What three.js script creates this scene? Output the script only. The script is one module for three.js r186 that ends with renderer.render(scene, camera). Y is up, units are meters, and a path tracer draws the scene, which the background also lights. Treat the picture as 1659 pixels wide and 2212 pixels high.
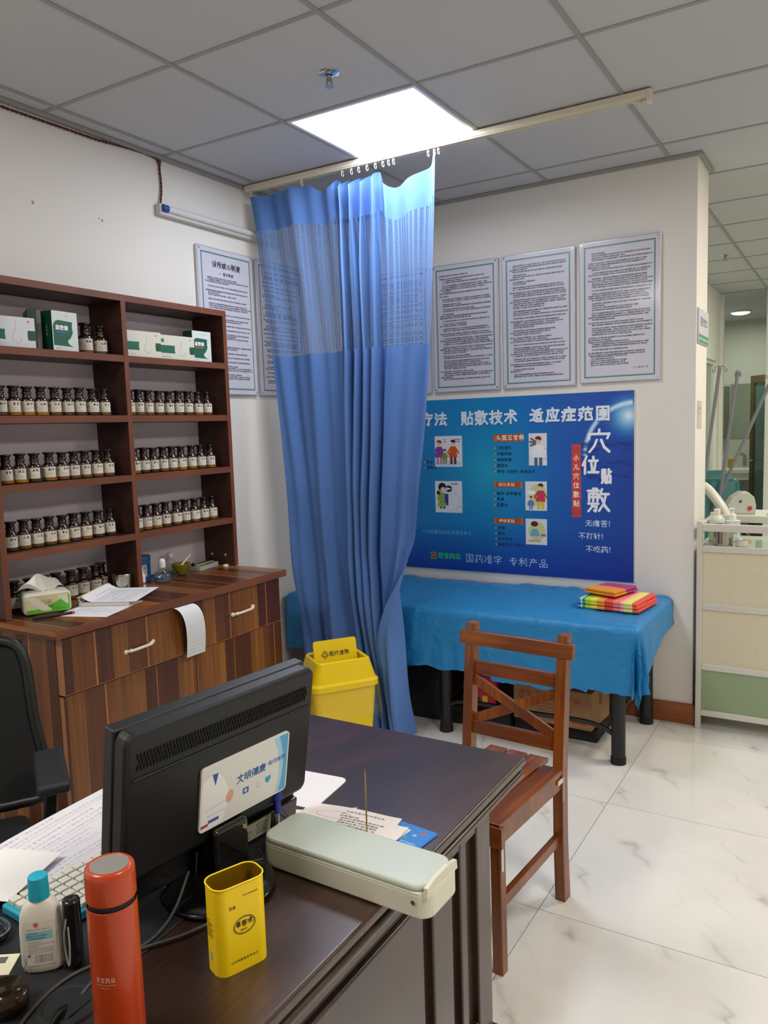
import * as THREE from 'three';
import { RoundedBoxGeometry } from 'three/addons/geometries/RoundedBoxGeometry.js';
import { mergeGeometries, mergeVertices } from 'three/addons/utils/BufferGeometryUtils.js';
import { RectAreaLightUniformsLib } from 'three/addons/lights/RectAreaLightUniformsLib.js';

// ---------------------------------------------------------------- camera, light, exposure
const scene = new THREE.Scene();
const camera = new THREE.PerspectiveCamera(66.1, 1659 / 2212, 0.05, 60);
camera.position.set(2.7012, 1.5267, 4.0469);
camera.rotation.set(-0.1059, 0.5444, -0.0315, 'YXZ');
const renderer = new THREE.WebGLRenderer({ antialias: true });
renderer.toneMapping = THREE.LinearToneMapping;
renderer.toneMappingExposure = 1.1;
renderer.shadowMap.enabled = true;
RectAreaLightUniformsLib.init();
scene.background = new THREE.Color(0x000000);
const H = 2.754;                       // ceiling height
const GX = 0.096, GZ = 2.013;          // ceiling grid origin, 0.6 m cells
// ceiling panels: [cell ix, cell iz (z = GZ - 0.6 iz), colour, intensity, label]
const PANELS = [
  [1, 1, 0xeef3ff, 19, 'glowing square ceiling light panel above the blue curtain'],
  [5, 3, 0xfff5e8, 37, 'square ceiling light panel over the floor right of the glass fronted cabinet'],
  [5, -2, 0xfff5e8, 36, 'square ceiling light panel over the floor to the right of the desk'],
  [1, -4, 0xfbf6f2, 28, 'square ceiling light panel behind the desk, nearest the left wall'],
  [4, 8, 0xf4ffe6, 26, 'square ceiling light panel in the room behind the wall of notices'],
];

// ---------------------------------------------------------------- helpers
let seed = 7;
const rnd = () => { seed = (seed * 1664525 + 1013904223) >>> 0; return seed / 4294967296; };
const rr = (a, b) => a + (b - a) * rnd();
const used = {};
function numbered(n) { const k = used[n] = (used[n] ?? -1) + 1; return k ? n + '_' + String(k).padStart(3, '0') : n; }
const sh = (o) => { o.castShadow = true; o.receiveShadow = true; return o; };
function thing(name, label, category, [x, y, z] = [0, 0, 0], ry = 0, group) {
  const g = new THREE.Group(); g.name = numbered(name); g.position.set(x, y, z); g.rotation.y = ry;
  g.userData = { label, category }; if (group) g.userData.group = group;
  scene.add(g); return g;
}
function part(parent, name, geo, mat, label) {
  const m = sh(new THREE.Mesh(geo, mat)); m.name = name; if (label) m.userData.label = label; parent.add(m); return m;
}
function solo(name, label, category, geo, mat, group, [x, y, z] = [0, 0, 0], ry = 0) {
  const m = sh(new THREE.Mesh(geo, mat)); m.name = numbered(name); m.position.set(x, y, z); m.rotation.y = ry;
  m.userData = { label, category }; if (group) m.userData.group = group; scene.add(m); return m;
}
function struct(name, label, category) { const g = new THREE.Group(); g.name = name; g.userData = { label, category, kind: 'structure' }; scene.add(g); return g; }
const E3 = new THREE.Euler(), M4 = new THREE.Matrix4(), Q4 = new THREE.Quaternion(), V3 = (x, y, z) => new THREE.Vector3(x, y, z);
function mv(g, x = 0, y = 0, z = 0, rx = 0, ry = 0, rz = 0) {
  E3.set(rx, ry, rz, 'YXZ'); M4.compose(V3(x, y, z), Q4.setFromEuler(E3), V3(1, 1, 1)); g.applyMatrix4(M4); return g;
}
// texture coordinates in metres, from the axis each face points along; turn swaps the grain direction
function muv(g, turn = 0, ox = 0, oy = 0) {
  const p = g.attributes.position, n = g.attributes.normal, uv = new Float32Array(p.count * 2);
  for (let i = 0; i < p.count; i++) {
    const ax = Math.abs(n.getX(i)), ay = Math.abs(n.getY(i)), az = Math.abs(n.getZ(i));
    let a, b;
    if (ax >= ay && ax >= az) { a = p.getZ(i); b = p.getY(i); } else if (ay >= az) { a = p.getX(i); b = p.getZ(i); } else { a = p.getX(i); b = p.getY(i); }
    if (turn === 1) [a, b] = [b, a];
    uv[2 * i] = a + ox; uv[2 * i + 1] = b + oy;
  }
  g.setAttribute('uv', new THREE.BufferAttribute(uv, 2)); return g;
}
function box(w, h, d, r = 0.002, s = 1) { return r > 0 ? new RoundedBoxGeometry(w, h, d, s, Math.min(r, w / 2.01, h / 2.01, d / 2.01)) : new THREE.BoxGeometry(w, h, d).toNonIndexed(); }
// a box between two corners
const bb = (x0, y0, z0, x1, y1, z1, r = 0.002, s = 1) => mv(box(x1 - x0, y1 - y0, z1 - z0, r, s), (x0 + x1) / 2, (y0 + y1) / 2, (z0 + z1) / 2);
const cyl = (rt, rb, h, n = 24, open = false) => new THREE.CylinderGeometry(rt, rb, h, n, 1, open);
const lathe = (pts, n = 32) => new THREE.LatheGeometry(pts.map(([x, y]) => new THREE.Vector2(x, y)), n);
const tube = (pts, r, seg = 24, rad = 8, closed = false) => new THREE.TubeGeometry(new THREE.CatmullRomCurve3(pts.map((p) => V3(...p)), closed), seg, r, rad, closed);
const merge = (list) => { const plain = list.map((g) => { const q = g.index ? g.toNonIndexed() : g; for (const k of Object.keys(q.attributes)) if (!['position', 'normal', 'uv'].includes(k)) q.deleteAttribute(k); return q; }); return mergeGeometries(plain); };
// a rod of square or round section between two points
function rod(a, b, w, d = w, r = 0.002) {
  const A = V3(...a), B = V3(...b), L = A.distanceTo(B), g = box(w, L, d, r);
  const q = new THREE.Quaternion().setFromUnitVectors(V3(0, 1, 0), B.clone().sub(A).normalize());
  g.applyQuaternion(q); g.translate((A.x + B.x) / 2, (A.y + B.y) / 2, (A.z + B.z) / 2); return g;
}
function pipe(a, b, r, n = 12) {
  const A = V3(...a), B = V3(...b), g = cyl(r, r, A.distanceTo(B), n);
  g.applyQuaternion(new THREE.Quaternion().setFromUnitVectors(V3(0, 1, 0), B.clone().sub(A).normalize()));
  g.translate((A.x + B.x) / 2, (A.y + B.y) / 2, (A.z + B.z) / 2); return g;
}
// a sheet from a function of (u, v); thickness gives it a back side
function sheet(nu, nv, f, uvf) {
  const pos = [], uv = [], idx = [];
  for (let j = 0; j <= nv; j++) for (let i = 0; i <= nu; i++) { const u = i / nu, v = j / nv, p = f(u, v); pos.push(...p); uv.push(...(uvf ? uvf(u, v, p) : [u, v])); }
  for (let j = 0; j < nv; j++) for (let i = 0; i < nu; i++) { const a = j * (nu + 1) + i, b = a + 1, c = a + nu + 1, d = c + 1; idx.push(a, c, b, b, c, d); }
  const g = new THREE.BufferGeometry(); g.setAttribute('position', new THREE.Float32BufferAttribute(pos, 3)); g.setAttribute('uv', new THREE.Float32BufferAttribute(uv, 2)); g.setIndex(idx); g.computeVertexNormals(); return g;
}
function shapeExtrude(pts, depth, bevel = 0, holes = []) {
  const s = new THREE.Shape(pts.map(([x, y]) => new THREE.Vector2(x, y)));
  for (const h of holes) s.holes.push(new THREE.Path(h.map(([x, y]) => new THREE.Vector2(x, y))));
  return new THREE.ExtrudeGeometry(s, { depth, bevelEnabled: bevel > 0, bevelThickness: bevel, bevelSize: bevel, bevelSegments: 2, steps: 1 });
}
function rrect(w, h, r, n = 5) { // rounded rectangle outline about the origin
  const o = [];
  for (const [cx, cy, a0] of [[w / 2 - r, h / 2 - r, 0], [-w / 2 + r, h / 2 - r, 90], [-w / 2 + r, -h / 2 + r, 180], [w / 2 - r, -h / 2 + r, 270]])
    for (let i = 0; i <= n; i++) { const a = (a0 + 90 * i / n) * Math.PI / 180; o.push([cx + r * Math.cos(a), cy + r * Math.sin(a)]); }
  return o;
}
const lerpT = (t, x) => { for (let i = 1; i < t.length; i++) if (x <= t[i][0]) { const k = (x - t[i - 1][0]) / (t[i][0] - t[i - 1][0]); return t[i - 1][1] + (t[i][1] - t[i - 1][1]) * k; } return t[t.length - 1][1]; };
const sstep = (a, b, x) => { const t = Math.min(1, Math.max(0, (x - a) / (b - a))); return t * t * (3 - 2 * t); };

// ---------------------------------------------------------------- noise and textures
const hash = (x, y, s) => { let h = Math.imul(x, 374761393) ^ Math.imul(y, 668265263) ^ Math.imul(s + 11, 1274126177); h = Math.imul(h ^ (h >>> 13), 1274126177); return ((h ^ (h >>> 16)) >>> 0) / 4294967296; };
function vn(x, y, px, py, s) { // value noise that repeats after px, py cells
  const xi = Math.floor(x), yi = Math.floor(y), fx = x - xi, fy = y - yi, u = fx * fx * (3 - 2 * fx), v = fy * fy * (3 - 2 * fy), m = (a, n) => ((a % n) + n) % n;
  const a = hash(m(xi, px), m(yi, py), s), b = hash(m(xi + 1, px), m(yi, py), s), c = hash(m(xi, px), m(yi + 1, py), s), d = hash(m(xi + 1, px), m(yi + 1, py), s);
  return a + (b - a) * u + (c - a) * v + (a - b - c + d) * u * v;
}
function fbm(x, y, px, py, s, o = 4) { let t = 0, a = 0.5; for (let i = 0; i < o; i++) { t += a * vn(x, y, px, py, s + i); x *= 2; y *= 2; px *= 2; py *= 2; a *= 0.5; } return t; }
function dataTex(w, h, f, srgb = true, rx = 1, ry = 1) {
  const d = new Uint8Array(w * h * 4);
  for (let y = 0; y < h; y++) for (let x = 0; x < w; x++) { const c = f(x / w, y / h), i = (y * w + x) * 4; for (let k = 0; k < 3; k++) d[i + k] = Math.max(0, Math.min(255, c[k])); d[i + 3] = 255; }
  const t = new THREE.DataTexture(d, w, h); t.wrapS = t.wrapT = THREE.RepeatWrapping; t.magFilter = THREE.LinearFilter; t.minFilter = THREE.LinearMipmapLinearFilter; t.generateMipmaps = true;
  if (srgb) t.colorSpace = THREE.SRGBColorSpace; t.repeat.set(rx, ry); t.needsUpdate = true; return t;
}
function canvasTex(w, h, f) {
  const c = document.createElement('canvas'); c.width = w; c.height = h; const g = c.getContext('2d'); f(g, w, h);
  const t = new THREE.CanvasTexture(c); t.colorSpace = THREE.SRGBColorSpace; t.magFilter = THREE.LinearFilter; t.anisotropy = 8; return t;
}
const mixc = (a, b, t) => [a[0] + (b[0] - a[0]) * t, a[1] + (b[1] - a[1]) * t, a[2] + (b[2] - a[2]) * t];
const hex = (h) => [(h >> 16) & 255, (h >> 8) & 255, h & 255];
const std = (o) => new THREE.MeshStandardMaterial(o);
const phy = (o) => new THREE.MeshPhysicalMaterial(o);

// striped walnut laminate: 1 m across the stripes, 2 m along them
const LAM = [hex(0x47200e), hex(0x5a2e14), hex(0x683817), hex(0x7c4a1c), hex(0x552a14), hex(0x8a5722)];
const stripes = []; { let x = 0; while (x < 1) { const w = rr(0.03, 0.11); stripes.push([x, Math.min(1, x + w), Math.floor(rnd() * LAM.length), rnd() < 0.45]); x += w; } }
function laminate(dark) {
  return dataTex(1024, 512, (u, v) => {
    const wob = (fbm(u * 8, v * 3, 8, 3, 5) - 0.5) * 0.004; const q = ((u + wob) % 1 + 1) % 1;
    const s = stripes.find((s) => q >= s[0] && q < s[1]) ?? stripes[0];
    let c = LAM[s[2]];
    const k = (q - s[0]) / (s[1] - s[0]);
    c = mixc(c, LAM[(s[2] + 1) % 6], 0.35 * k);
    if (s[3] && k < 0.07) c = hex(0xa06a3a);
    const g = fbm(u * 220, v * 6, 220, 6, 9, 3) - 0.45, g2 = fbm(u * 30, v * 4, 30, 4, 21, 3) - 0.45;
    const f = (1 + g * 0.5 + g2 * 0.35) * dark; return [c[0] * f, c[1] * f, c[2] * f];
  }, true, 1, 0.5);
}
const T_LAM = laminate(1);
function grain(base, hi, len, fine, s, amp) {
  return dataTex(512, 512, (u, v) => {
    const a = fbm(u * 6 + 0.6 * Math.sin(v * 6.283 * 2), v * len, 6, len, s, 4), b = fbm(u * fine, v * len * 2, fine, len * 2, s + 7, 3);
    const t = Math.max(0, Math.min(1, (a - 0.25) * 1.4 * amp + (b - 0.45) * 0.9)); return mixc(base, hi, t);
  }, true, 2, 1);
}
const T_DESK = grain(hex(0x2a1812), hex(0x4a2c20), 2, 90, 31, 1);
const T_CHAIR = grain(hex(0x672f04), hex(0xaa5e0d), 2, 70, 41, 1);
const T_EDGE = grain(hex(0x673722), hex(0x83492e), 2, 120, 51, 1);
const T_DARKWOOD = grain(hex(0x341b13), hex(0x4d2a1d), 3, 100, 61, 1.1);
const T_BASE = grain(hex(0x8a4f25), hex(0xa8662f), 2, 60, 67, 1);
const M = {
  wall: std({ color: 0xe6e2db, roughness: 0.92, bumpMap: dataTex(256, 256, (u, v) => { const k = 255 * fbm(u * 40, v * 40, 40, 40, 3, 3); return [k, k, k]; }, false, 1, 1), bumpScale: 0.0006 }),
  tile: std({ color: 0xbfc0c2, roughness: 0.95, bumpMap: dataTex(256, 256, (u, v) => { const k = 255 * fbm(u * 60, v * 60, 60, 60, 8, 2); return [k, k, k]; }, false, 3, 3), bumpScale: 0.0008 }),
  tee: std({ color: 0x9b9b9a, roughness: 0.6 }),
  plenum: std({ color: 0x555555, roughness: 1 }),
  trim: std({ color: 0x9a9994, roughness: 0.6 }),
  grout: std({ color: 0x6f6a5e, roughness: 0.9 }),
  lam: std({ map: T_LAM, roughness: 0.38 }),
  edge: std({ map: T_EDGE, roughness: 0.5 }),
  darkwood: std({ map: T_DARKWOOD, roughness: 0.45 }),
  desk: phy({ map: T_DESK, roughness: 0.33, clearcoat: 0.5, clearcoatRoughness: 0.22 }),
  chair: phy({ map: T_CHAIR, roughness: 0.38, clearcoat: 0.5, clearcoatRoughness: 0.2 }),
  skirt: std({ map: T_BASE, roughness: 0.5 }),
  backpanel: std({ color: 0xcdc3cf, roughness: 0.7 }),
  alu: std({ color: 0xd9d6cc, metalness: 0.3, roughness: 0.38 }),
  steel: std({ color: 0xb8b4aa, metalness: 1, roughness: 0.22 }),
  chrome: std({ color: 0xd8d8d8, metalness: 1, roughness: 0.12 }),
  black: std({ color: 0x101112, roughness: 0.42 }),
  blackMatt: std({ color: 0x16181a, roughness: 0.75 }),
  blackGloss: phy({ color: 0x0b0b0c, roughness: 0.18, clearcoat: 0.6 }),
  whitePlastic: std({ color: 0xe6e4dc, roughness: 0.35 }),
  cream: std({ color: 0xd9d2bb, roughness: 0.4 }),
  paper: std({ color: 0xe8e6e2, roughness: 0.85, side: THREE.DoubleSide }),
  railMat: std({ color: 0xd9d2bd, roughness: 0.45 }),
  yellow: std({ color: 0xeccb00, roughness: 0.35 }),
};
const glow = (c, i) => std({ color: 0xffffff, emissive: c, emissiveIntensity: i, roughness: 0.5 });

// ---------------------------------------------------------------- lettering: Chinese characters drawn from strokes on a 100 x 100 grid
const K = {
  kou: '15 20 15 85/15 20 85 20 85 85/15 82 85 82', ri: '20 8 20 92/20 8 80 8 80 92/20 50 80 50/20 90 80 90', yue: '25 8 25 60 10 95/25 8 80 8 80 92 68 88/25 35 80 35/25 60 80 60',
  bei: '20 8 20 65/20 8 80 8 80 65/50 22 48 60 15 95/58 68 90 95', zhan: '50 5 50 45/50 22 90 22/20 48 20 95/20 48 82 48 82 95/20 90 82 90', fan: '35 5 10 40/28 25 92 25/70 25 50 65 10 95/30 40 60 75 95 95',
  shou: '10 25 90 25/55 5 55 92 35 85/8 65 92 48', shui: '20 10 65 25/10 38 55 52/10 92 40 75 70 55', bing: '50 2 58 12/20 18 95 18/22 18 22 60 5 95/2 32 15 45/2 65 18 58', guang: '50 2 55 14/15 18 95 18/17 18 17 60 4 95',
  mu: '8 32 92 32/50 4 50 96/48 34 8 80/52 34 92 80', ren: '70 5 10 50/45 35 45 96', li: '50 4 52 20/12 26 88 26/32 38 40 80/70 36 58 82/5 88 95 88', gai: '50 2 50 14/8 20 8 40/8 20 92 20 84 38', cao: '5 45 95 45/32 15 32 80/68 15 68 80',
  zou: '20 8 35 22/5 42 35 42 30 75 5 85/25 80 50 92 98 92', she: '75 5 20 18/5 38 95 38/50 12 50 60/22 60 22 96/22 60 80 60 80 96/22 92 80 92', liao: '25 15 85 15 55 45/55 45 55 92 35 82', qu: '15 22 85 22/50 5 50 45/5 46 95 46/45 50 20 88 85 84/70 68 92 96',
  fu: '5 12 95 12/50 2 50 55/15 24 15 55/15 24 85 24 85 55/15 38 85 38/72 2 85 9/8 66 92 66/42 66 38 80 10 98/42 78 78 78 70 98 58 94', zhi: '10 22 90 22/50 4 50 42/15 44 82 44 55 75 10 97/22 52 60 82 95 97',
  zheng: '10 10 90 10/52 10 52 90/52 48 85 48/25 42 25 90/3 90 97 90', si: '20 10 80 10 80 45 68 42/20 10 20 85 90 85 90 68', wei: '10 6 10 96/10 6 90 6 90 96/10 93 90 93', hide: '15 22 85 22/15 42 85 42/10 62 85 62 80 80/50 5 50 98',
  yong: '15 8 80 8 55 22/40 16 60 26/18 32 18 96/18 32 82 32 82 94 72 90/18 52 82 52/18 72 82 72/50 32 50 96', gu: '5 25 95 25/50 2 50 50/22 50 22 96/22 50 78 50 78 96/22 92 78 92', ding: '5 20 95 20/55 20 55 92 35 84',
  jin: '40 4 8 40/30 20 80 20/15 45 85 45/5 65 92 65/48 45 48 92 80 80', shi: '5 42 95 42/50 5 50 96', qi: '35 5 8 35/28 18 90 18/15 42 80 42 25 85 20 92 90 90 90 75', si2: '55 5 20 35 60 35 18 65 70 58/10 92 75 80', shao: '30 5 8 40/20 22 88 22 85 92 65 88/35 48 55 65',
  yu: '15 12 85 12/20 48 80 48/8 90 92 90/50 12 50 90/65 62 80 76', bing2: '15 15 45 35/8 90 55 50', zhui: '38 4 8 48/28 28 28 96/58 4 68 20/28 25 92 25/28 47 88 47/28 69 88 69/28 92 95 92/60 25 60 92', zi: '20 10 78 10 52 30/52 30 52 90 38 84/4 48 96 48',
  he: '75 5 22 16/5 34 95 34/50 10 50 96/48 36 8 76/54 38 92 70', dao: '25 12 25 65/75 4 75 93 55 86', guan: '25 10 25 95/25 10 75 10 75 45 25 45/25 60 80 60 80 92 25 92', dou: '20 15 45 30/15 40 40 55/4 72 96 62/68 4 68 97', yan: '25 8 45 22/8 40 45 40 45 88 70 72',
  zhen: '50 2 8 45/50 2 92 45/60 40 25 58/65 55 25 76/72 70 22 97', hai: '50 2 55 14/5 22 95 22/50 22 20 48 60 48 10 80/75 38 12 97/60 70 90 96', huo: '20 25 30 42/78 22 66 40/50 5 48 50 10 96/52 50 92 96', dai: '8 20 92 20/25 8 25 70/70 8 70 70/25 45 70 45/5 70 95 70/30 78 20 95/68 78 80 95',
  qian: '10 15 90 15/10 40 90 40/30 5 30 60 10 95/65 5 65 96/10 65 90 65', cang: '50 3 8 45/50 3 92 45/30 48 75 48 75 70 60 68/30 48 30 90 85 90 85 75', quan: '15 12 85 12/15 12 15 55 85 55 85 12/15 33 85 33/50 12 50 95/8 75 92 75', duan: '50 5 50 30/20 12 20 30 80 30 80 12/5 42 95 42/20 55 20 96/20 55 80 55 80 94/40 58 40 90/60 58 60 90',
};
const CH = {
  疗: [['bing', 0, 0, 100, 100], ['liao', 30, 28, 96, 99]], 法: [['shui', 0, 0, 34, 100], ['qu', 32, 0, 100, 100]], 贴: [['bei', 0, 0, 48, 100], ['zhan', 48, 0, 100, 100]], 敷: [['fu', 0, 0, 54, 100], ['fan', 48, 0, 100, 100]], 技: [['shou', 0, 0, 42, 100], ['zhi', 40, 0, 100, 100]],
  术: [['mu', 0, 0, 100, 100], '66 8 80 20'], 适: [['zou', 0, 0, 100, 100], ['she', 38, 0, 96, 80]], 应: [['guang', 0, 0, 100, 100], '35 40 45 70/55 35 62 65/85 32 72 80/25 90 95 90'], 症: [['bing', 0, 0, 100, 100], ['zheng', 30, 26, 98, 98]], 范: [['cao', 0, 0, 100, 40], ['shui', 0, 32, 36, 100], ['si', 38, 34, 100, 100]],
  围: [['wei', 0, 0, 100, 100], ['hide', 22, 12, 80, 90]], 穴: [['gai', 0, 0, 100, 100], '40 45 30 70 10 95/58 45 70 75 92 95'], 位: [['ren', 0, 0, 38, 100], ['li', 34, 0, 100, 100]], 小: ['50 5 50 92 35 85/28 38 10 75/70 35 92 72'], 儿: ['35 10 33 60 8 95/62 10 62 88 92 88 94 70'],
  无: ['15 15 85 15/5 45 95 45/48 15 42 65 8 95/56 45 56 88 92 88 94 72'], 痛: [['bing', 0, 0, 100, 100], ['yong', 32, 24, 98, 98]], 苦: [['cao', 0, 0, 100, 40], ['gu', 0, 32, 100, 100]], 不: ['5 12 95 12/55 12 40 45 8 72/50 38 50 96/58 45 90 72'], 打: [['shou', 0, 0, 44, 100], ['ding', 42, 0, 100, 100]],
  针: [['jin', 0, 0, 46, 100], ['shi', 46, 0, 100, 100]], 吃: [['kou', 0, 10, 38, 85], ['qi', 38, 0, 100, 100]], 药: [['cao', 0, 0, 100, 40], ['si2', 0, 36, 46, 100], ['shao', 46, 34, 100, 100]], 国: [['wei', 0, 0, 100, 100], ['yu', 22, 16, 80, 84]], 准: [['bing2', 0, 0, 40, 100], ['zhui', 30, 0, 100, 100]],
  字: [['gai', 0, 0, 100, 100], ['zi', 5, 36, 95, 100]], 专: ['20 18 82 18/5 40 95 40/48 4 35 62 80 62 50 85/40 78 65 97'], 利: [['he', 0, 0, 60, 100], ['dao', 58, 0, 100, 100]], 产: ['50 2 55 12/12 18 90 18/32 24 38 38/68 24 60 38/15 44 95 44/18 44 18 65 5 96'], 品: [['kou', 22, 0, 78, 50], ['kou', 0, 48, 50, 100], ['kou', 50, 48, 100, 100]],
  头: ['25 8 40 22/15 28 30 42/8 62 92 62/55 5 52 62 10 96/55 70 90 96'], 面: ['5 8 95 8/48 8 40 24/10 26 10 96/10 26 90 26 90 96/10 92 90 92/36 26 36 92/64 26 64 92/36 48 64 48/36 68 64 68'], 五: ['10 10 90 10/48 10 38 90/20 46 78 46 74 90/4 90 96 90'], 官: [['gai', 0, 0, 100, 100], ['guan', 10, 32, 90, 100]], 科: [['he', 0, 0, 52, 100], ['dou', 48, 0, 100, 100]],
  诊: [['yan', 0, 0, 38, 100], ['zhen', 34, 0, 100, 100]], 所: ['35 5 12 18/14 18 14 60 4 96/14 30 45 30 45 55 14 55/88 5 60 18/60 18 60 62 50 96/60 42 97 42/80 42 80 96'], 核: [['mu', 0, 0, 44, 100], ['hai', 40, 0, 100, 100]], 心: ['12 45 5 80/32 35 32 85 72 85 75 68/48 18 58 38/82 38 95 65'], 制: ['13 5 6 25/10 22 55 22/2 42 60 42/32 5 32 96/11 58 11 88/11 58 52 58 52 86 45 82', ['dao', 60, 0, 100, 100]],
  度: [['guang', 0, 0, 100, 100], '25 36 95 36/42 26 42 52/75 26 75 52/42 52 75 52/30 64 82 64 55 85 20 98/38 70 65 88 95 98'], 医: ['5 8 95 8/10 8 10 92 97 92/38 16 24 40/34 28 82 28/20 52 88 52/56 28 56 52 25 84/56 52 86 82'], 废: [['guang', 0, 0, 100, 100], '42 26 36 48 94 48/65 26 50 70 24 96/50 62 82 62 60 84 38 98/56 70 95 98/78 28 88 38'],
  物: ['14 5 4 40/10 25 44 25/26 5 26 96/2 65 44 50', '60 5 46 45/54 25 96 25 92 92 80 86/70 28 50 72/84 28 60 85'], 文: ['48 2 54 15/5 24 95 24/72 24 50 65 8 96/28 26 55 70 92 96'], 明: [['ri', 0, 8, 42, 82], ['yue', 42, 0, 100, 100]], 健: [['ren', 0, 0, 32, 100], '32 15 52 15 40 45 54 45 40 90/34 60 58 92 98 92/60 15 92 15 92 42/56 30 98 30/60 42 92 42/60 56 92 56/56 70 98 70/75 4 75 84'],
  康: [['guang', 0, 0, 100, 100], '30 28 85 28 85 52/22 40 95 40/30 52 85 52/57 18 57 92 45 88/30 64 42 74/25 92 48 78/88 60 70 72/62 70 92 95'], 有: ['5 24 95 24/45 4 30 45 5 70/32 42 32 96/32 42 82 42 82 92 70 88/32 58 82 58/32 74 82 74'], 你: [['ren', 0, 0, 36, 100], '50 4 38 40/46 22 97 22 90 38/70 26 70 92 60 86/54 48 42 80/84 46 97 78'], 我: ['38 5 8 16/4 34 96 34/28 10 28 90 14 84/4 62 50 48/58 4 66 60 90 92 95 72/86 45 50 92/76 8 90 22'],
  益: ['28 4 38 18/72 4 60 18/5 26 95 26/38 34 10 56/60 34 92 56/18 62 18 92/18 62 82 62 82 92/40 62 40 92/60 62 60 92/3 92 97 92'], 君: ['15 10 80 10 80 42/4 26 96 26/15 42 80 42/48 10 35 60 8 90/30 58 30 96/30 58 82 58 82 96/30 92 82 92'], 亚: ['8 12 92 12/35 12 35 88/65 12 65 88/15 35 26 65/85 35 74 65/4 90 96 90'], 宝: [['gai', 0, 0, 100, 100], ['yu', 10, 34, 90, 100]], 业: ['35 8 35 88/65 8 65 88/12 30 26 66/88 30 76 66/4 90 96 90'],
  中: ['14 24 14 62/14 24 86 24 86 62/14 60 86 60/50 3 50 97'], 年: ['30 4 10 32/25 18 88 18/25 42 85 42/25 42 25 68/4 68 96 68/56 18 56 98'], 月: [['yue', 0, 0, 100, 100]], 日: [['ri', 0, 0, 100, 100]], 口: [['kou', 0, 0, 100, 100]], 一: ['5 50 95 50'], 山: ['50 8 50 88/12 38 12 90 88 90/88 38 88 90'], 大: ['5 35 95 35/50 5 46 45 8 96/54 42 92 96'], 白: ['50 2 40 16/20 18 20 95/20 18 80 18 80 95/20 55 80 55/20 92 80 92'],
  腔: [['yue', 0, 0, 40, 100], ['gai', 40, 0, 100, 80], '46 52 94 52/70 52 70 92/40 92 98 92'], 溃: [['shui', 0, 0, 34, 100], ['quan', 34, 0, 100, 60], ['bei', 40, 52, 96, 100]], 疡: [['bing', 0, 0, 100, 100], ['shao', 34, 30, 96, 98]], 牙: ['15 12 85 12/28 12 20 42 95 42/62 12 62 92 45 86/60 45 8 90'], 龈: [['duan', 0, 0, 46, 100], ['hai', 48, 0, 100, 100]],
  肿: [['yue', 0, 0, 42, 100], '50 28 50 62/50 28 95 28 95 62/50 60 95 60/72 5 72 97'], 咽: [['kou', 0, 14, 34, 82], ['wei', 36, 4, 100, 98], '48 40 88 40/68 18 66 40 50 78/68 42 86 78'], 喉: [['kou', 0, 14, 30, 82], ['ren', 28, 0, 54, 100], ['hai', 50, 0, 100, 100]], 腮: [['yue', 0, 0, 40, 100], ['quan', 44, 0, 98, 56], ['心', 42, 52, 100, 100]], 腺: [['yue', 0, 0, 40, 100], ['白', 48, 0, 94, 50], ['小', 42, 48, 100, 100]],
  炎: [['huo', 0, 0, 100, 54], ['huo', 0, 46, 100, 100]], 急: ['40 2 15 25/35 10 70 10 60 22/15 28 80 28 80 58/15 43 80 43/12 58 80 58', ['心', 0, 58, 100, 100]], 性: ['20 5 20 96/8 25 6 45/32 22 38 38', '55 10 45 40/48 28 95 28/48 58 92 58/40 92 98 92/70 6 70 92'], 化: [['ren', 0, 0, 44, 100], '92 22 50 55/58 6 58 88 94 88 95 68'], 脓: [['yue', 0, 0, 40, 100], ['hai', 42, 6, 100, 100], '46 22 98 22'], 扁: ['50 2 54 12', ['duan', 12, 10, 98, 98]],
  桃: [['mu', 0, 0, 42, 100], '58 8 56 60 42 95/74 8 74 88 96 88 97 70/46 30 55 42/90 25 80 40/46 62 56 52/80 50 94 64'], 体: [['ren', 0, 0, 36, 100], ['mu', 36, 0, 100, 96], '55 76 82 76'], 消: [['shui', 0, 0, 34, 100], ['小', 40, 0, 96, 40], ['yue', 36, 36, 98, 100]], 系: ['80 5 20 14/45 16 25 34 65 34 25 56 85 54/50 56 50 94/30 66 12 88/70 66 88 88'], 统: [['si2', 0, 0, 42, 100], ['无', 42, 0, 100, 100]],
  呼: [['kou', 0, 14, 36, 82], '90 5 50 14/50 24 56 40/88 22 80 40/42 52 98 52/70 14 70 92 58 86'], 吸: [['kou', 0, 14, 36, 82], ['zhi', 40, 0, 100, 100]], 腹: [['yue', 0, 0, 40, 100], ['quan', 44, 4, 98, 60], ['fan', 42, 48, 100, 100]], 泻: [['shui', 0, 0, 34, 100], ['gai', 34, 0, 100, 90], ['hide', 42, 30, 96, 98]], 秋: [['he', 0, 0, 50, 100], ['huo', 48, 0, 100, 100]], 季: [['he', 0, 0, 100, 52], ['zi', 4, 48, 96, 100]],
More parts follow.
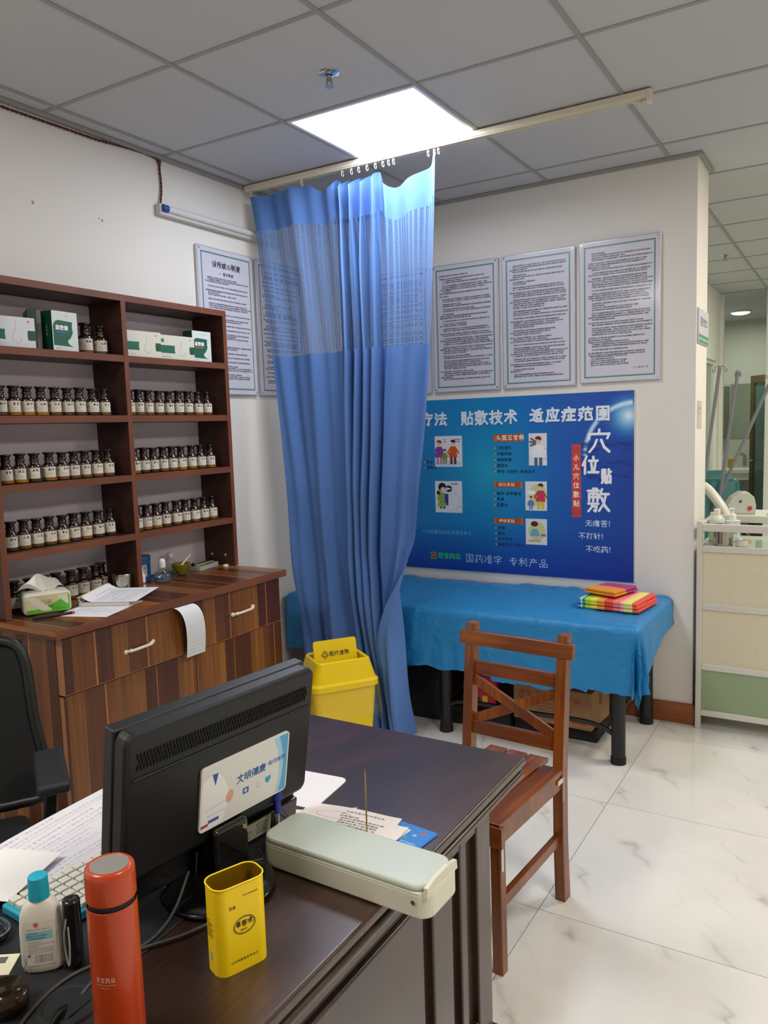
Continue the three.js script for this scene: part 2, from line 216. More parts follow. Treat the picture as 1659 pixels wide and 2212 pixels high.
  胃: [['quan', 10, 0, 90, 50], ['yue', 16, 44, 88, 100]], 胆: [['yue', 0, 0, 42, 100], ['ri', 48, 0, 94, 72], '42 90 98 90'], 囊: [['quan', 8, 0, 92, 50], ['hai', 4, 46, 96, 100]], 哮: [['kou', 0, 14, 34, 82], ['zi', 38, 30, 100, 100], '40 14 98 14/68 2 68 28/92 4 44 36'], 喘: [['kou', 0, 14, 34, 82], ['duan', 38, 0, 100, 100]], 肺: [['yue', 0, 0, 42, 100], '44 20 98 20/70 3 70 96/50 36 50 80/50 36 92 36 92 78'], 支: [['zhi', 0, 0, 100, 100]], 气: ['30 4 8 34/25 18 92 18/25 34 82 34/12 50 78 50 84 90 96 84'],
  管: ['20 2 8 20/15 12 45 12/60 2 50 20/56 12 92 12', ['guan', 14, 34, 90, 100], '8 26 92 26'], 息: ['50 0 44 8/24 10 24 60/24 10 78 10 78 60/24 26 78 26/24 42 78 42/24 58 78 58', ['心', 0, 56, 100, 100]], 临: ['12 10 12 80/32 4 32 96/58 4 44 34/54 18 96 18/70 24 80 36', ['ri', 46, 44, 98, 98]], 床: [['guang', 0, 0, 100, 100], ['mu', 24, 26, 98, 98]], 用: [['yue', 0, 0, 100, 100], '52 8 52 92'], 指: [['shou', 0, 0, 40, 100], ['qi', 42, 0, 98, 50], ['ri', 46, 46, 94, 100]], 定: [['gai', 0, 0, 100, 100], ['zheng', 12, 34, 90, 98]], 单: [['quan', 10, 10, 90, 96], '30 0 40 10/70 0 60 10'],
};
const CHARS = Object.keys(CH);
function glyph(g, ch, x, y, w, h) {
  const draw = (list, x0, y0, x1, y1) => { for (const s of list) {
    if (typeof s === 'string') { for (const st of s.split('/')) { const n = st.split(' ').map(Number); g.beginPath(); for (let i = 0; i < n.length; i += 2) { const px = x0 + (x1 - x0) * n[i] / 100, py = y0 + (y1 - y0) * n[i + 1] / 100; i ? g.lineTo(px, py) : g.moveTo(px, py); } g.stroke(); } } else {
      const [k, a, b, c, d] = s; draw(CH[k] ?? [K[k]], x0 + (x1 - x0) * a / 100, y0 + (y1 - y0) * b / 100, x0 + (x1 - x0) * c / 100, y0 + (y1 - y0) * d / 100); } } };
  draw(CH[ch], x, y, x + w, y + h);
}
// a line of characters; others than Chinese ones use the plain font
function say(g, text, x, y, s, { color = '#111', w = 0.09, gap = 1.1, sx = 1, vertical = false } = {}) {
  g.strokeStyle = g.fillStyle = color; g.lineWidth = s * w; g.lineCap = 'square'; g.lineJoin = 'miter';
  for (const c of text) {
    if (CH[c]) glyph(g, c, x, y, s * sx * 0.94, s * 0.94); else if (c !== ' ') { g.font = `${Math.round(s)}px sans-serif`; g.fillText(c, x, y + s * 0.85); }
    const st = (CH[c] ? 1 : 0.55) * s * gap * sx; if (vertical) y += s * gap; else x += st;
  }
  return x;
}
// lines of small print
function prose(g, x, y, w, s, lines, { color = '#2b2b33', wt = 0.11, lead = 1.5, indent = 0.06 } = {}) {
  for (let i = 0; i < lines; i++) {
    const head = rnd() < 0.25, n = Math.floor((w / (s * 1.02)) * (rnd() < 0.35 ? rr(0.2, 0.8) : rr(0.9, 1))); let t = '';
    for (let k = 0; k < n; k++) t += CHARS[Math.floor(rnd() * CHARS.length)];
    say(g, t, x + (head ? 0 : w * indent), y, s, { color, w: wt, gap: 1.02 }); y += s * lead;
  }
  return y;
}

// ---------------------------------------------------------------- the room
const RX = 5.4, FZ = 6.1, BZ = -4.63, WX = 2.022, EZ = -7.15;
const isPanel = (i, j) => PANELS.some((p) => p[0] === i && p[1] === j);
{
  const c = struct('ceiling', 'suspended ceiling of pale grey square tiles in a metal grid', 'ceiling');
  part(c, 'ceiling_deck', bb(-0.1, H + 0.09, BZ - 0.05, RX + 0.1, H + 0.15, FZ + 0.1, 0), M.plenum);
  const cache = {};
  for (let i = -1; i < 9; i++) for (let j = -7; j < 12; j++) {
    if (isPanel(i, j)) continue;
    const x0 = Math.max(0.002, GX + 0.6 * i), x1 = Math.min(RX, GX + 0.6 * (i + 1)), z0 = Math.max(BZ, GZ - 0.6 * (j + 1)), z1 = Math.min(FZ, GZ - 0.6 * j);
    if (x1 - x0 < 0.03 || z1 - z0 < 0.03) continue;
    const w = x1 - x0 - 0.012, d = z1 - z0 - 0.012, key = w.toFixed(3) + d.toFixed(3);
    const g = cache[key] ??= muv(box(w, 0.014, d, 0.002));
    part(c, 'ceiling_tile', g, M.tile).position.set((x0 + x1) / 2, H + 0.012, (z0 + z1) / 2);
  }
  for (let i = 0; i < 9; i++) { const x = GX + 0.6 * i; part(c, 'main_tee', bb(x - 0.0085, H, BZ, x + 0.0085, H + 0.03, FZ, 0), M.tee); }
  for (let j = -6; j < 12; j++) { const z = GZ - 0.6 * j; for (let i = -1; i < 9; i++) { const x0 = Math.max(0, GX + 0.6 * i) + 0.0095, x1 = Math.min(RX, GX + 0.6 * (i + 1) - 0.0095); if (x1 - x0 > 0.02) part(c, 'cross_tee', bb(x0, H + 0.002, z - 0.009, x1, H + 0.03, z + 0.009, 0), M.tee); } }
  part(c, 'wall_angle', bb(0, H - 0.012, 0, 0.022, H + 0.004, FZ, 0.002), M.trim);
  part(c, 'wall_angle', bb(0, H - 0.012, 0, WX + 0.02, H + 0.004, 0.022, 0.002), M.trim);
  part(c, 'wall_angle', bb(WX, H - 0.012, -0.32, WX + 0.022, H + 0.004, 0, 0.002), M.trim);
  part(c, 'washroom_ceiling', bb(0.9, H, EZ - 0.1, 2.8, H + 0.1, BZ, 0), M.tile);
}
for (const [i, j, col, inten, label] of PANELS) {
  const x = GX + 0.6 * i + 0.3, z = GZ - 0.6 * j - 0.3;
  const t = thing('ceiling_light', label, 'ceiling light', [x, H, z], 0, 'square ceiling light panels');
  part(t, 'frame', merge([bb(-0.293, 0, -0.293, 0.293, 0.012, -0.279, 0.001), bb(-0.293, 0, 0.279, 0.293, 0.012, 0.293, 0.001), bb(-0.293, 0, -0.279, -0.279, 0.012, 0.279, 0.001), bb(0.279, 0, -0.279, 0.293, 0.012, 0.279, 0.001)]), M.whitePlastic);
  part(t, 'housing', bb(-0.293, 0.013, -0.293, 0.293, 0.05, 0.293, 0.002), M.whitePlastic);
  part(t, 'diffuser', bb(-0.279, 0.003, -0.279, 0.279, 0.012, 0.279, 0), glow(col, 2.2), 'glowing white diffuser');
  const l = new THREE.RectAreaLight(col, inten, 0.55, 0.55); l.name = 'panel_lamp'; l.position.set(0, 0.0005, 0); l.rotation.x = -Math.PI / 2; t.add(l);
}
// floor of 0.8 m polished marble-look tiles
const T_MARBLE = dataTex(1024, 1024, (u, v) => {
  const wx = u * 4 + 0.9 * fbm(u * 4, v * 4, 4, 4, 71, 4), wy = v * 4 + 0.9 * fbm(u * 4, v * 4, 4, 4, 81, 4);
  const ph = (u * 3 - v * 2) + 0.55 * fbm(wx, wy, 4, 4, 91, 4) * 2; const s = Math.abs(Math.sin(Math.PI * ph));
  const mask = sstep(0.45, 0.72, fbm(u * 5, v * 5, 5, 5, 101, 3)), vein = (0.5 * Math.pow(1 - s, 4) + 0.5 * Math.pow(1 - s, 14)) * mask, s2 = Math.abs(Math.sin(Math.PI * (u * 6 - v * 5 + 1.6 * fbm(u * 6, v * 6, 6, 6, 111, 4)))), fine = Math.pow(1 - s2, 14) * sstep(0.4, 0.75, fbm(u * 3, v * 3, 3, 3, 121, 3));
  const cloud = fbm(u * 4, v * 4, 4, 4, 131, 5), b = mixc([236, 235, 230], [220, 219, 213], Math.max(0, cloud - 0.35) * 1.3);
  return mixc(mixc(b, [166, 165, 157], Math.min(0.8, vein * 0.8)), [172, 171, 162], Math.min(0.35, fine * 0.35));
});
M.floor = phy({ map: T_MARBLE, roughness: 0.14, clearcoat: 0.35, clearcoatRoughness: 0.05 });
{
  const f = struct('floor', 'polished pale marble floor tiles with thin dark joints', 'floor');
  part(f, 'bed_mortar', bb(-0.1, -0.1, EZ - 0.1, RX + 0.1, -0.0025, FZ + 0.1, 0), M.grout);
  const S = 0.795;
  for (let i = -3; i < 5; i++) for (let j = -10; j < 8; j++) {
    const x0 = Math.max(0, 1.873 + 0.8 * i), x1 = Math.min(RX, 1.873 + 0.8 * (i + 1)), z0 = Math.max(EZ, 0.222 + S * j), z1 = Math.min(FZ, 0.222 + S * (j + 1));
    if (x1 - x0 < 0.02 || z1 - z0 < 0.02) continue;
    const g = muv(bb(x0 + 0.0012, -0.012, z0 + 0.0012, x1 - 0.0012, 0, z1 - 0.0012, 0), 0, rr(0, 1), rr(0, 1)); part(f, 'floor_tile', g, M.floor);
  }
}
{ // walls with thickness
  const w1 = struct('wall_left', 'off-white painted wall behind the shelving', 'wall'); part(w1, 'plaster', muv(bb(-0.1, -0.1, -0.3, 0, H + 0.12, FZ + 0.1, 0)), M.wall);
  for (const [y, z, s] of [[2.417, 2.076, 0.012], [2.415, 1.756, 0.01], [2.419, 1.772, 0.006]]) part(w1, 'scuff_mark', mv(box(0.002, s, s * 0.7, 0.0006), 0.0005, y, z, 0.5), std({ color: 0x9a948a, roughness: 0.9 }));
  const w2 = struct('wall_back', 'off-white painted wall with the notices, ending in a square column', 'wall'); part(w2, 'plaster', muv(bb(-0.1, -0.1, -0.3, WX, H + 0.003, 0, 0.004)), M.wall);
  const w3 = struct('wall_front', 'off-white wall behind the camera', 'wall'); part(w3, 'plaster', muv(bb(-0.1, -0.1, FZ, RX + 0.1, H + 0.12, FZ + 0.1, 0)), M.wall);
  const w4 = struct('wall_right', 'off-white wall on the right side of the clinic', 'wall'); part(w4, 'plaster', muv(bb(RX, -0.1, BZ - 0.1, RX + 0.1, H + 0.12, FZ + 0.1, 0)), M.wall);
  const w5 = struct('wall_partition', 'white partition wall holding the glass window beyond the column', 'wall');
  part(w5, 'plaster', muv(bb(1.37, -0.1, -2.6, 1.47, H + 0.003, -0.3, 0)), M.wall); part(w5, 'plaster', muv(bb(1.37, -0.1, BZ, 1.47, 0.9, -2.6, 0)), M.wall);
  part(w5, 'plaster', muv(bb(1.37, 2.085, BZ, 1.47, H + 0.003, -2.6, 0)), M.wall); part(w5, 'plaster', muv(bb(1.37, 0.9, BZ, 1.47, 2.085, -4.47, 0)), M.wall);
  part(w5, 'door_jamb', muv(bb(1.37, -0.1, BZ - 0.08, 1.5, H + 0.003, BZ, 0.003)), M.wall); part(w5, 'plaster', muv(bb(-0.1, -0.1, BZ - 0.08, 1.37, H + 0.12, BZ, 0)), M.wall);
  const w6 = struct('wall_cross', 'white wall right of the washroom opening', 'wall'); part(w6, 'plaster', muv(bb(1.89, -0.1, BZ - 0.1, RX + 0.1, H + 0.12, BZ, 0.003)), M.wall);
  const w7 = struct('wall_washroom', 'tiled grey walls of the far washroom', 'wall'); const wm = std({ color: 0xc9c6bb, roughness: 0.5 });
  part(w7, 'end_wall', muv(bb(0.8, -0.1, EZ - 0.1, 2.9, H + 0.12, EZ, 0)), wm); part(w7, 'side_wall', muv(bb(0.8, -0.1, EZ, 0.9, H + 0.12, BZ - 0.08, 0)), wm); part(w7, 'side_wall', muv(bb(2.8, -0.1, EZ, 2.9, H + 0.12, BZ - 0.1, 0)), wm);
  part(w7, 'tile_joint', bb(0.9, 1.952, EZ, 2.8, 1.955, EZ + 0.001, 0), std({ color: 0x8d8b82, roughness: 0.9 }));
  const b = struct('baseboard_back', 'brown wooden skirting board along the back wall', 'baseboard'); part(b, 'board', muv(bb(0, 0, 0, WX + 0.012, 0.105, 0.013, 0.003), 1), M.skirt); part(b, 'board', muv(bb(WX, 0, -0.3, WX + 0.012, 0.105, 0, 0.003), 1), M.skirt);
  const b2 = struct('baseboard_left', 'brown wooden skirting board along the left wall', 'baseboard'); part(b2, 'board', muv(bb(0, 0, 0.013, 0.013, 0.105, FZ, 0.003), 1), M.skirt);
  const wn = struct('window_1', 'fixed glass window in the white partition', 'window');
  part(wn, 'pane', bb(1.415, 0.9, -4.47, 1.421, 2.085, -2.6, 0), phy({ color: 0xe6f2ea, transmission: 1, thickness: 0, roughness: 0.03, ior: 1.5 }), 'greenish clear glass pane');
  part(wn, 'sill', bb(1.36, 0.885, -4.47, 1.5, 0.905, -2.6, 0.003), M.whitePlastic); part(wn, 'window_frame', merge([bb(1.39, 0.905, -4.47, 1.445, 2.085, -4.43, 0.002), bb(1.39, 2.05, -4.43, 1.445, 2.085, -2.6, 0.002)]), M.whitePlastic);
}

// ---------------------------------------------------------------- shelving, cabinet and worktop on the left wall
const CT = 0.905;                                   // worktop height
const SY = [1.135, 1.372, 1.61, 1.846];             // tops of the four shelves
{
  const t = thing('bookcase', 'brown two bay open shelving unit standing on the worktop', 'shelving', [0, CT, 0]);
  const z0 = 1.262, z1 = 2.45, zd = 1.853, X = 0.2, top = 2.082 - CT;
  const L = (a, b, c, d, e, f, turn) => muv(bb(a, b, c, d, e, f, 0.0015), turn, rr(0, 1), rr(0, 1));
  part(t, 'back_panel', L(0.002, 0.002, z0 + 0.02, 0.012, top - 0.03, z1 - 0.02, 0), M.backpanel, 'pale lilac back panel');
  for (const [a, b] of [[z0, z0 + 0.022], [zd - 0.011, zd + 0.011], [z1 - 0.022, z1]]) {
    const s = part(t, 'upright', L(0.012, 0.002, a, X - 0.001, top - 0.025, b, 1), M.darkwood); part(s, 'edge_band', muv(bb(X - 0.001, 0.002, a, X + 0.0012, top - 0.025, b, 0)), M.edge);
  }
  const tp = part(t, 'top_board', L(0.002, top - 0.025, z0, X - 0.001, top, z1, 1), M.darkwood); part(tp, 'edge_band', muv(bb(X - 0.001, top - 0.025, z0, X + 0.0014, top, z1, 0), 1), M.edge);
  for (const y of SY) for (const [a, b] of [[z0 + 0.022, zd - 0.011], [zd + 0.011, z1 - 0.022]]) {
    const s = part(t, 'shelf', L(0.012, y - CT - 0.026, a, X - 0.001, y - CT, b, 1), M.darkwood); part(s, 'edge_band', muv(bb(X - 0.001, y - CT - 0.026, a, X + 0.001, y - CT, b, 0), 1), M.edge);
  }
  for (const x of [0.06, 0.145]) part(t, 'screw_cap', mv(cyl(0.006, 0.006, 0.002, 14), x, 0.05, z0 + 0.023, Math.PI / 2), M.alu, 'grey screw cap');
}
{
  const t = thing('base_cabinet', 'brown striped wood base cabinet with drawers under the shelving', 'cabinet', [0, 0, 0]);
  const z0 = 1.285, z1 = 2.445, zm = 1.828, XF = 0.445, F = 0.463;
  const L = (a, b, c, d, e, f, turn = 0, ox = rr(0, 1)) => muv(bb(a, b, c, d, e, f, 0.0015), turn, ox, rr(0, 1));
  part(t, 'side_panel', L(0.002, 0.002, z1 - 0.018, XF, CT - 0.03, z1), M.lam); part(t, 'side_panel', L(0.002, 0.002, z0, XF, CT - 0.03, z0 + 0.018), M.lam);
  part(t, 'carcass', bb(0.004, 0.06, z0 + 0.018, XF - 0.02, CT - 0.032, z1 - 0.018, 0), M.darkwood); part(t, 'plinth', bb(0.02, 0.002, z0 + 0.02, XF - 0.03, 0.06, z1 - 0.02, 0), M.darkwood);
  const pull = (p, zc, y) => { // bone-like cast handle
    const h = part(p, 'handle', merge([tube([[F + 0.004, y - 0.004, zc + 0.062], [F + 0.022, y - 0.002, zc + 0.05], [F + 0.026, y, zc], [F + 0.022, y + 0.002, zc - 0.05], [F + 0.004, y + 0.004, zc - 0.062]], 0.0055, 24, 8),
      mv(new THREE.SphereGeometry(0.0095, 12, 8), F + 0.008, y - 0.004, zc + 0.064), mv(new THREE.SphereGeometry(0.0095, 12, 8), F + 0.008, y + 0.004, zc - 0.064), mv(new THREE.SphereGeometry(0.0075, 10, 8), F + 0.02, y - 0.002, zc + 0.046), mv(new THREE.SphereGeometry(0.0075, 10, 8), F + 0.02, y + 0.002, zc - 0.046)]), M.cream, 'cream cast metal handle'); return h;
  };
  const front = (nm, y0, y1, a, b, ox, out = 0) => { const p = part(t, nm, L(XF - 0.018 + out, y0, a, F + out, y1, b, 0, ox), M.lam); part(p, 'edge_band', merge([bb(XF - 0.018 + out, y0 - 0.0008, a, F + out + 0.0006, y0 + 0.0012, b, 0), bb(XF - 0.018 + out, y0, b - 0.0012, F + out + 0.0006, y1, b + 0.0008, 0)]), M.cream2 ??= std({ color: 0x9c6a46, roughness: 0.5 })); return p; };
  const d1 = front('drawer', 0.678, CT - 0.036, zm + 0.003, z1 - 0.004, 0.31, 0.012); pull(d1, 2.117, 0.763);
  part(d1, 'drawer_box', bb(XF - 0.2, 0.7, z1 - 0.03, XF - 0.004, 0.84, z1 - 0.022, 0.001), M.alu);
  const d2 = front('drawer', 0.672, CT - 0.034, z0 + 0.004, zm - 0.002, 0.77); pull(d2, 1.55, 0.774);
  const e1 = front('door', 0.07, 0.671, zm + 0.003, z1 - 0.004, 0.12); pull(e1, 1.9, 0.45);
  const e2 = front('door', 0.07, 0.668, z0 + 0.004, zm - 0.002, 0.55); pull(e2, 1.76, 0.45);
}
{
  const t = thing('worktop', 'brown wood worktop over the drawers of the base cabinet', 'worktop', [0, CT - 0.03, 0]);
  const s = part(t, 'board', muv(bb(0.001, 0, 1.268, 0.489, 0.03, 2.468, 0.002), 1, 0.2, 0.3), M.lam); part(s, 'edge_band', muv(bb(0.489, 0.0005, 1.268, 0.4905, 0.0295, 2.468, 0), 1), M.edge);
}
// ---- amber bottles
const BOT = {
  body: lathe([[0, 0.001], [0.0245, 0.001], [0.0268, 0.004], [0.0268, 0.053], [0.0258, 0.06], [0.021, 0.0655], [0.0175, 0.068], [0.0165, 0.073], [0.0165, 0.081], [0.0185, 0.083], [0.0185, 0.0865], [0.0145, 0.0885], [0, 0.0885]], 24),
  fill: lathe([[0.027, 0.0035], [0.02705, 0.005], [0.02705, 0.015]], 24),
  stop: lathe([[0, 0.0885], [0.0155, 0.0885], [0.016, 0.092], [0.0155, 0.098], [0.0215, 0.101], [0.0225, 0.105], [0.0205, 0.1075], [0, 0.108]], 20),
  label: new THREE.CylinderGeometry(0.0273, 0.0273, 0.039, 18, 1, true, -1.15, 2.3),
};
BOT.label.translate(0, 0.034, 0);
M.amber = phy({ color: 0x2a1408, roughness: 0.12, clearcoat: 0.8, clearcoatRoughness: 0.05 });
M.stopper = phy({ color: 0x0c0908, roughness: 0.22, clearcoat: 0.4 });
const FILLS = [0x6d4413, 0x8a560f, 0x3a2310, 0x5a3a18, 0x9a6a08, 0x4a3018].map((c) => std({ color: c, roughness: 0.35 }));
const LABELS = []; for (let k = 0; k < 14; k++) LABELS.push(std({ side: THREE.DoubleSide, roughness: 0.8, map: canvasTex(160, 104, (g, w, h) => {
  g.fillStyle = '#dcd6c6'; g.fillRect(0, 0, w, h); const cols = ['#8f6f74', '#7c9a72', '#4c4640', '#b7bf8a', '#7a3f4a', '#a98f6a'];
  g.globalAlpha = 0.7; g.fillStyle = cols[k % 6]; for (let i = 0; i < 9; i++) { g.beginPath(); g.ellipse(32 + rr(-14, 14), 42 + rr(-18, 18), rr(2, 8), rr(2, 7), rr(0, 3), 0, 7); g.fill(); } g.globalAlpha = 1;
  say(g, [...'山药贴敷术药白法小无化官宝单'][k] + [...'药白术应气中心利亚口牙支五头'][k], 84, 14, 28, { w: 0.13, gap: 1.15 });
  prose(g, 62, 54, 84, 7, 4, { color: '#9a948a', wt: 0.09, lead: 1.5 }); g.strokeStyle = '#b5ab94'; g.lineWidth = 2; g.strokeRect(3, 3, w - 6, h - 6);
}) }));
const ord = ['', 'first', 'second', 'third', 'fourth', 'fifth', 'sixth', 'seventh', 'eighth', 'ninth', 'tenth'];
function bottle(x, y, z, ry, label, group, s = 1) {
  const t = thing('medicine_bottle', label, 'bottle', [x, y, z], 0, group); t.scale.set(s * 0.955, s, s * 0.955);
  part(t, 'body', BOT.body, M.amber); part(t, 'contents', BOT.fill, FILLS[Math.floor(rnd() * FILLS.length)]); part(t, 'stopper', BOT.stop, M.stopper); part(t, 'label', BOT.label, LABELS[Math.floor(rnd() * LABELS.length)]).rotation.y = ry; return t;
}
const ROWS = [
  ['left', 'second shelf from the top', SY[2], 0.145, [2.374, 2.32, 2.266, 2.211, 2.155, 2.1, 2.046, 1.986, 1.93]],
  ['right', 'second shelf from the top', SY[2], 0.145, [1.806, 1.757, 1.703, 1.646, 1.588, 1.533, 1.475, 1.417, 1.356]],
  ['left', 'middle shelf', SY[1], 0.14, [2.366, 2.312, 2.256, 2.194, 2.138, 2.087, 2.036, 1.984, 1.93]],
  ['right', 'middle shelf', SY[1], 0.145, [1.8, 1.748, 1.695, 1.641, 1.588, 1.535, 1.47, 1.414, 1.356]],
  ['left', 'lowest shelf', SY[0], 0.13, [2.364, 2.312, 2.26, 2.207, 2.152, 2.1, 2.045, 1.986, 1.928]],
  ['right', 'lowest shelf', SY[0], 0.14, [1.803, 1.75, 1.697, 1.642, 1.582, 1.524, 1.468, 1.41, 1.354]],
];
for (const [bay, where, y, x, zs] of ROWS) zs.forEach((z, i) => bottle(x + rr(-0.003, 0.003), y, z, 0.85 + rr(-0.25, 0.25), `amber bottle with black stopper, ${ord[i + 1]} from left, ${where}, ${bay} bay`, `amber bottles on the ${where} of the ${bay} bay`, rr(0.97, 1.0)));
[2.395, 2.335, 2.275, 2.215, 2.16, 2.098, 2.038, 1.978, 1.925].forEach((z, i) => bottle(i === 8 ? 0.05 : 0.085 + rr(-0.005, 0.005), CT, z, 0.85 + rr(-0.2, 0.2), `amber bottle on the worktop behind the tissue pack and notepad, ${ord[i + 1]} from left`, 'amber bottles on the worktop', 1.04));
bottle(0.12, SY[3], 1.978, 0.9, 'larger amber bottle on the top shelf, left of the two beside the divider', 'amber bottles on the top shelf', 1.12);
bottle(0.125, SY[3], 1.912, 0.9, 'larger amber bottle on the top shelf, right next to the divider', 'amber bottles on the top shelf', 1.06);
bottle(0.06, SY[3], 2.03, 0.9, 'amber bottle half hidden behind the upright green and white carton', 'amber bottles on the top shelf', 1.08);
// ---- cartons on the top shelf
const greenHex = '#12624a';
const noseBox = (title, tint) => std({ roughness: 0.5, map: canvasTex(512, 288, (g, w, h) => {
  g.fillStyle = tint; g.fillRect(0, 0, w, h); g.fillStyle = greenHex; g.fillRect(0, 120, w, 92);
  g.fillStyle = tint; g.beginPath(); g.ellipse(330, 166, 118, 150, 0, 0, 7); g.fill(); g.fillStyle = '#0d4f2e'; g.beginPath(); g.moveTo(440, 120); g.quadraticCurveTo(428, 165, 440, 212); g.lineTo(w, 212); g.lineTo(w, 120); g.fill();
  g.strokeStyle = '#a98a7a'; g.lineWidth = 4; g.beginPath(); g.moveTo(318, 40); g.bezierCurveTo(335, 120, 270, 170, 285, 210); g.bezierCurveTo(300, 235, 335, 225, 350, 250); g.stroke(); g.beginPath(); g.arc(352, 212, 16, 5, 8); g.stroke();
  say(g, title, 14, 44, 46, { color: greenHex, w: 0.14 }); g.fillStyle = '#c0392b'; g.fillRect(440, 30, 16, 16); prose(g, 14, 250, 150, 9, 1, { color: '#777' });
}) });
const cardW = std({ color: 0xdde0d8, roughness: 0.55 }), cardG = std({ color: 0x0f3a2d, roughness: 0.45 }), cardG2 = std({ roughness: 0.45, map: canvasTex(96, 256, (g, w, h) => { g.fillStyle = '#10402f'; g.fillRect(0, 0, w, h); say(g, '益君健', 36, 90, 22, { color: '#6f8f80', w: 0.1, vertical: true }); }) });
const faceBox = (x0, y0, z0, w, h, d) => { // front faces +x: width along -z
  const g = new THREE.BoxGeometry(w, h, d); g.rotateY(Math.PI / 2); return mv(g, x0, y0, z0); };
function carton(label, pos, w, h, d, ry, front, side, group = 'cartons on the top shelf') {
  const t = thing('medicine_carton', label, 'carton', pos, ry, group);
  part(t, 'box', mv(new THREE.BoxGeometry(w, h, d), 0, h / 2, 0), side); part(t, 'printed_front', mv(new THREE.PlaneGeometry(w - 0.001, h - 0.001), 0, h / 2, d / 2 + 0.0005), front); return t;
}
carton('wide white and green carton at the far left of the top shelf', [0.135, SY[3], 2.325], 0.19, 0.108, 0.06, Math.PI / 2 - 0.1, noseBox('益君健', '#d4d6dc'), cardW);
carton('wide cream and green carton at the left of the right bay top shelf', [0.15, SY[3], 1.745], 0.19, 0.106, 0.06, Math.PI / 2 - 0.08, noseBox('君', '#d6d3c6'), cardW);
carton('cream and green carton between its wide twin and the upright carton', [0.145, SY[3], 1.545], 0.19, 0.103, 0.06, Math.PI / 2 - 0.06, noseBox('健', '#d3d2c4'), cardW);
const upFront = (bar) => std({ roughness: 0.5, map: canvasTex(256, 320, (g, w, h) => {
  g.fillStyle = '#d3dad6'; g.fillRect(0, 0, w, h); g.fillStyle = '#1a5c46'; g.beginPath(); g.moveTo(8, 270); g.lineTo(8, 130); g.quadraticCurveTo(14, 78, 70, 72); g.lineTo(206, 80); g.quadraticCurveTo(196, 120, 206, 160); g.quadraticCurveTo(190, 210, 150, 232); g.quadraticCurveTo(150, 268, 214, 280); g.lineTo(8, 276); g.fill();
  say(g, '益君健', 34, 112, 40, { color: '#e4eae6', w: 0.17, gap: 1.05 }); g.fillStyle = bar; g.fillRect(40, 160, 116, 14); prose(g, 120, 30, 90, 7, 1, { color: '#889' }); g.fillStyle = '#b5483e'; g.fillRect(34, 294, 12, 8); prose(g, 50, 294, 40, 7, 1, { color: '#777' });
}) });
{ const c = carton('upright white carton with green panel beside two dark cartons, left bay', [0.15, SY[3], 2.112], 0.115, 0.145, 0.055, Math.PI / 2 + 0.06, upFront('#3d5f9a'), cardG); part(c, 'printed_side', mv(new THREE.PlaneGeometry(0.053, 0.143), -0.0577, 0.0725, 0, 0, -Math.PI / 2), cardG2); }
{ const c = carton('dark green carton standing just left of the upright white carton', [0.11, SY[3], 2.205], 0.03, 0.143, 0.12, Math.PI / 2 - 0.5, cardG2, cardG); part(c, 'printed_side', mv(new THREE.PlaneGeometry(0.118, 0.141), -0.0155, 0.0715, 0, 0, -Math.PI / 2), cardG); }
carton('upright white carton with green panel at the right end of the top shelf', [0.135, SY[3], 1.385], 0.115, 0.138, 0.055, Math.PI / 2 - 0.02, upFront('#b0503c'), cardG);

// ---- things on the worktop
{ // tissue pack
  const t = thing('tissue_pack', 'soft pack of tissues, green and beige, with a tissue pulled out', 'tissues', [0.195, CT + 0.0015, 2.29], 1.12);
  const pr = std({ roughness: 0.45, map: canvasTex(384, 192, (g, w, h) => { g.fillStyle = '#cbbf97'; g.fillRect(0, 0, w, h); g.fillStyle = '#4fae2c'; g.beginPath(); g.moveTo(w, 20); g.lineTo(w, h); g.lineTo(0, h); g.lineTo(0, 150); g.lineTo(150, 145); g.fill(); g.strokeStyle = '#54402a'; g.lineWidth = 3; g.strokeRect(140, 58, 84, 84); say(g, '山药', 150, 66, 32, { color: '#54402a' }); say(g, '有品', 150, 102, 32, { color: '#54402a' }); say(g, '心口', 20, 40, 24, { color: '#6a5030' }); prose(g, 250, 150, 100, 9, 2, { color: '#2c6a18' }); }) });
  const wrap = std({ color: 0xd3d2bf, roughness: 0.45 });
  part(t, 'wrapper', mv(box(0.16, 0.075, 0.1, 0.014, 3), 0, 0.038, 0), wrap); part(t, 'printed_front', sheet(8, 4, (u, v) => [(u - 0.5) * 0.146, 0.006 + v * 0.063, 0.0504 + 0.001 * Math.sin(u * 9 + v * 4)]), pr);
  part(t, 'tissue', sheet(20, 14, (u, v) => { const a = (u - 0.5), fold = 0.012 * Math.sin(u * 11) * (0.3 + v); return [a * (0.05 + 0.11 * v) + 0.006 - 0.02 * v, 0.074 + v * (0.062 - 0.05 * a * a * 4 * v) + 0.004 * Math.sin(u * 17), fold - 0.004 + 0.015 * v]; }), M.paper, 'white tissue standing up from the pack');
}
{ const t = thing('marker_pen', 'black pen with red end lying before the tissue pack', 'pen', [0.275, CT + 0.0065, 2.355], 0);
  const a = [0, 0, 0.045], b = [0.05, 0, -0.075]; part(t, 'barrel', pipe(a, b, 0.0055), M.black); part(t, 'end_cap', pipe(b, [0.0535, 0, -0.083], 0.0057), std({ color: 0xd23a4a, roughness: 0.4 }), 'red end cap'); }
const printed = (w, h, lines, s, c = '#9a98a2') => canvasTex(w, h, (g) => { g.fillStyle = '#e9e8ea'; g.fillRect(0, 0, w, h); prose(g, w * 0.08, h * 0.08, w * 0.84, s, lines, { color: c, wt: 0.08, lead: 1.9 }); });
M.formA = std({ map: printed(256, 320, 16, 8), roughness: 0.85, side: THREE.DoubleSide });
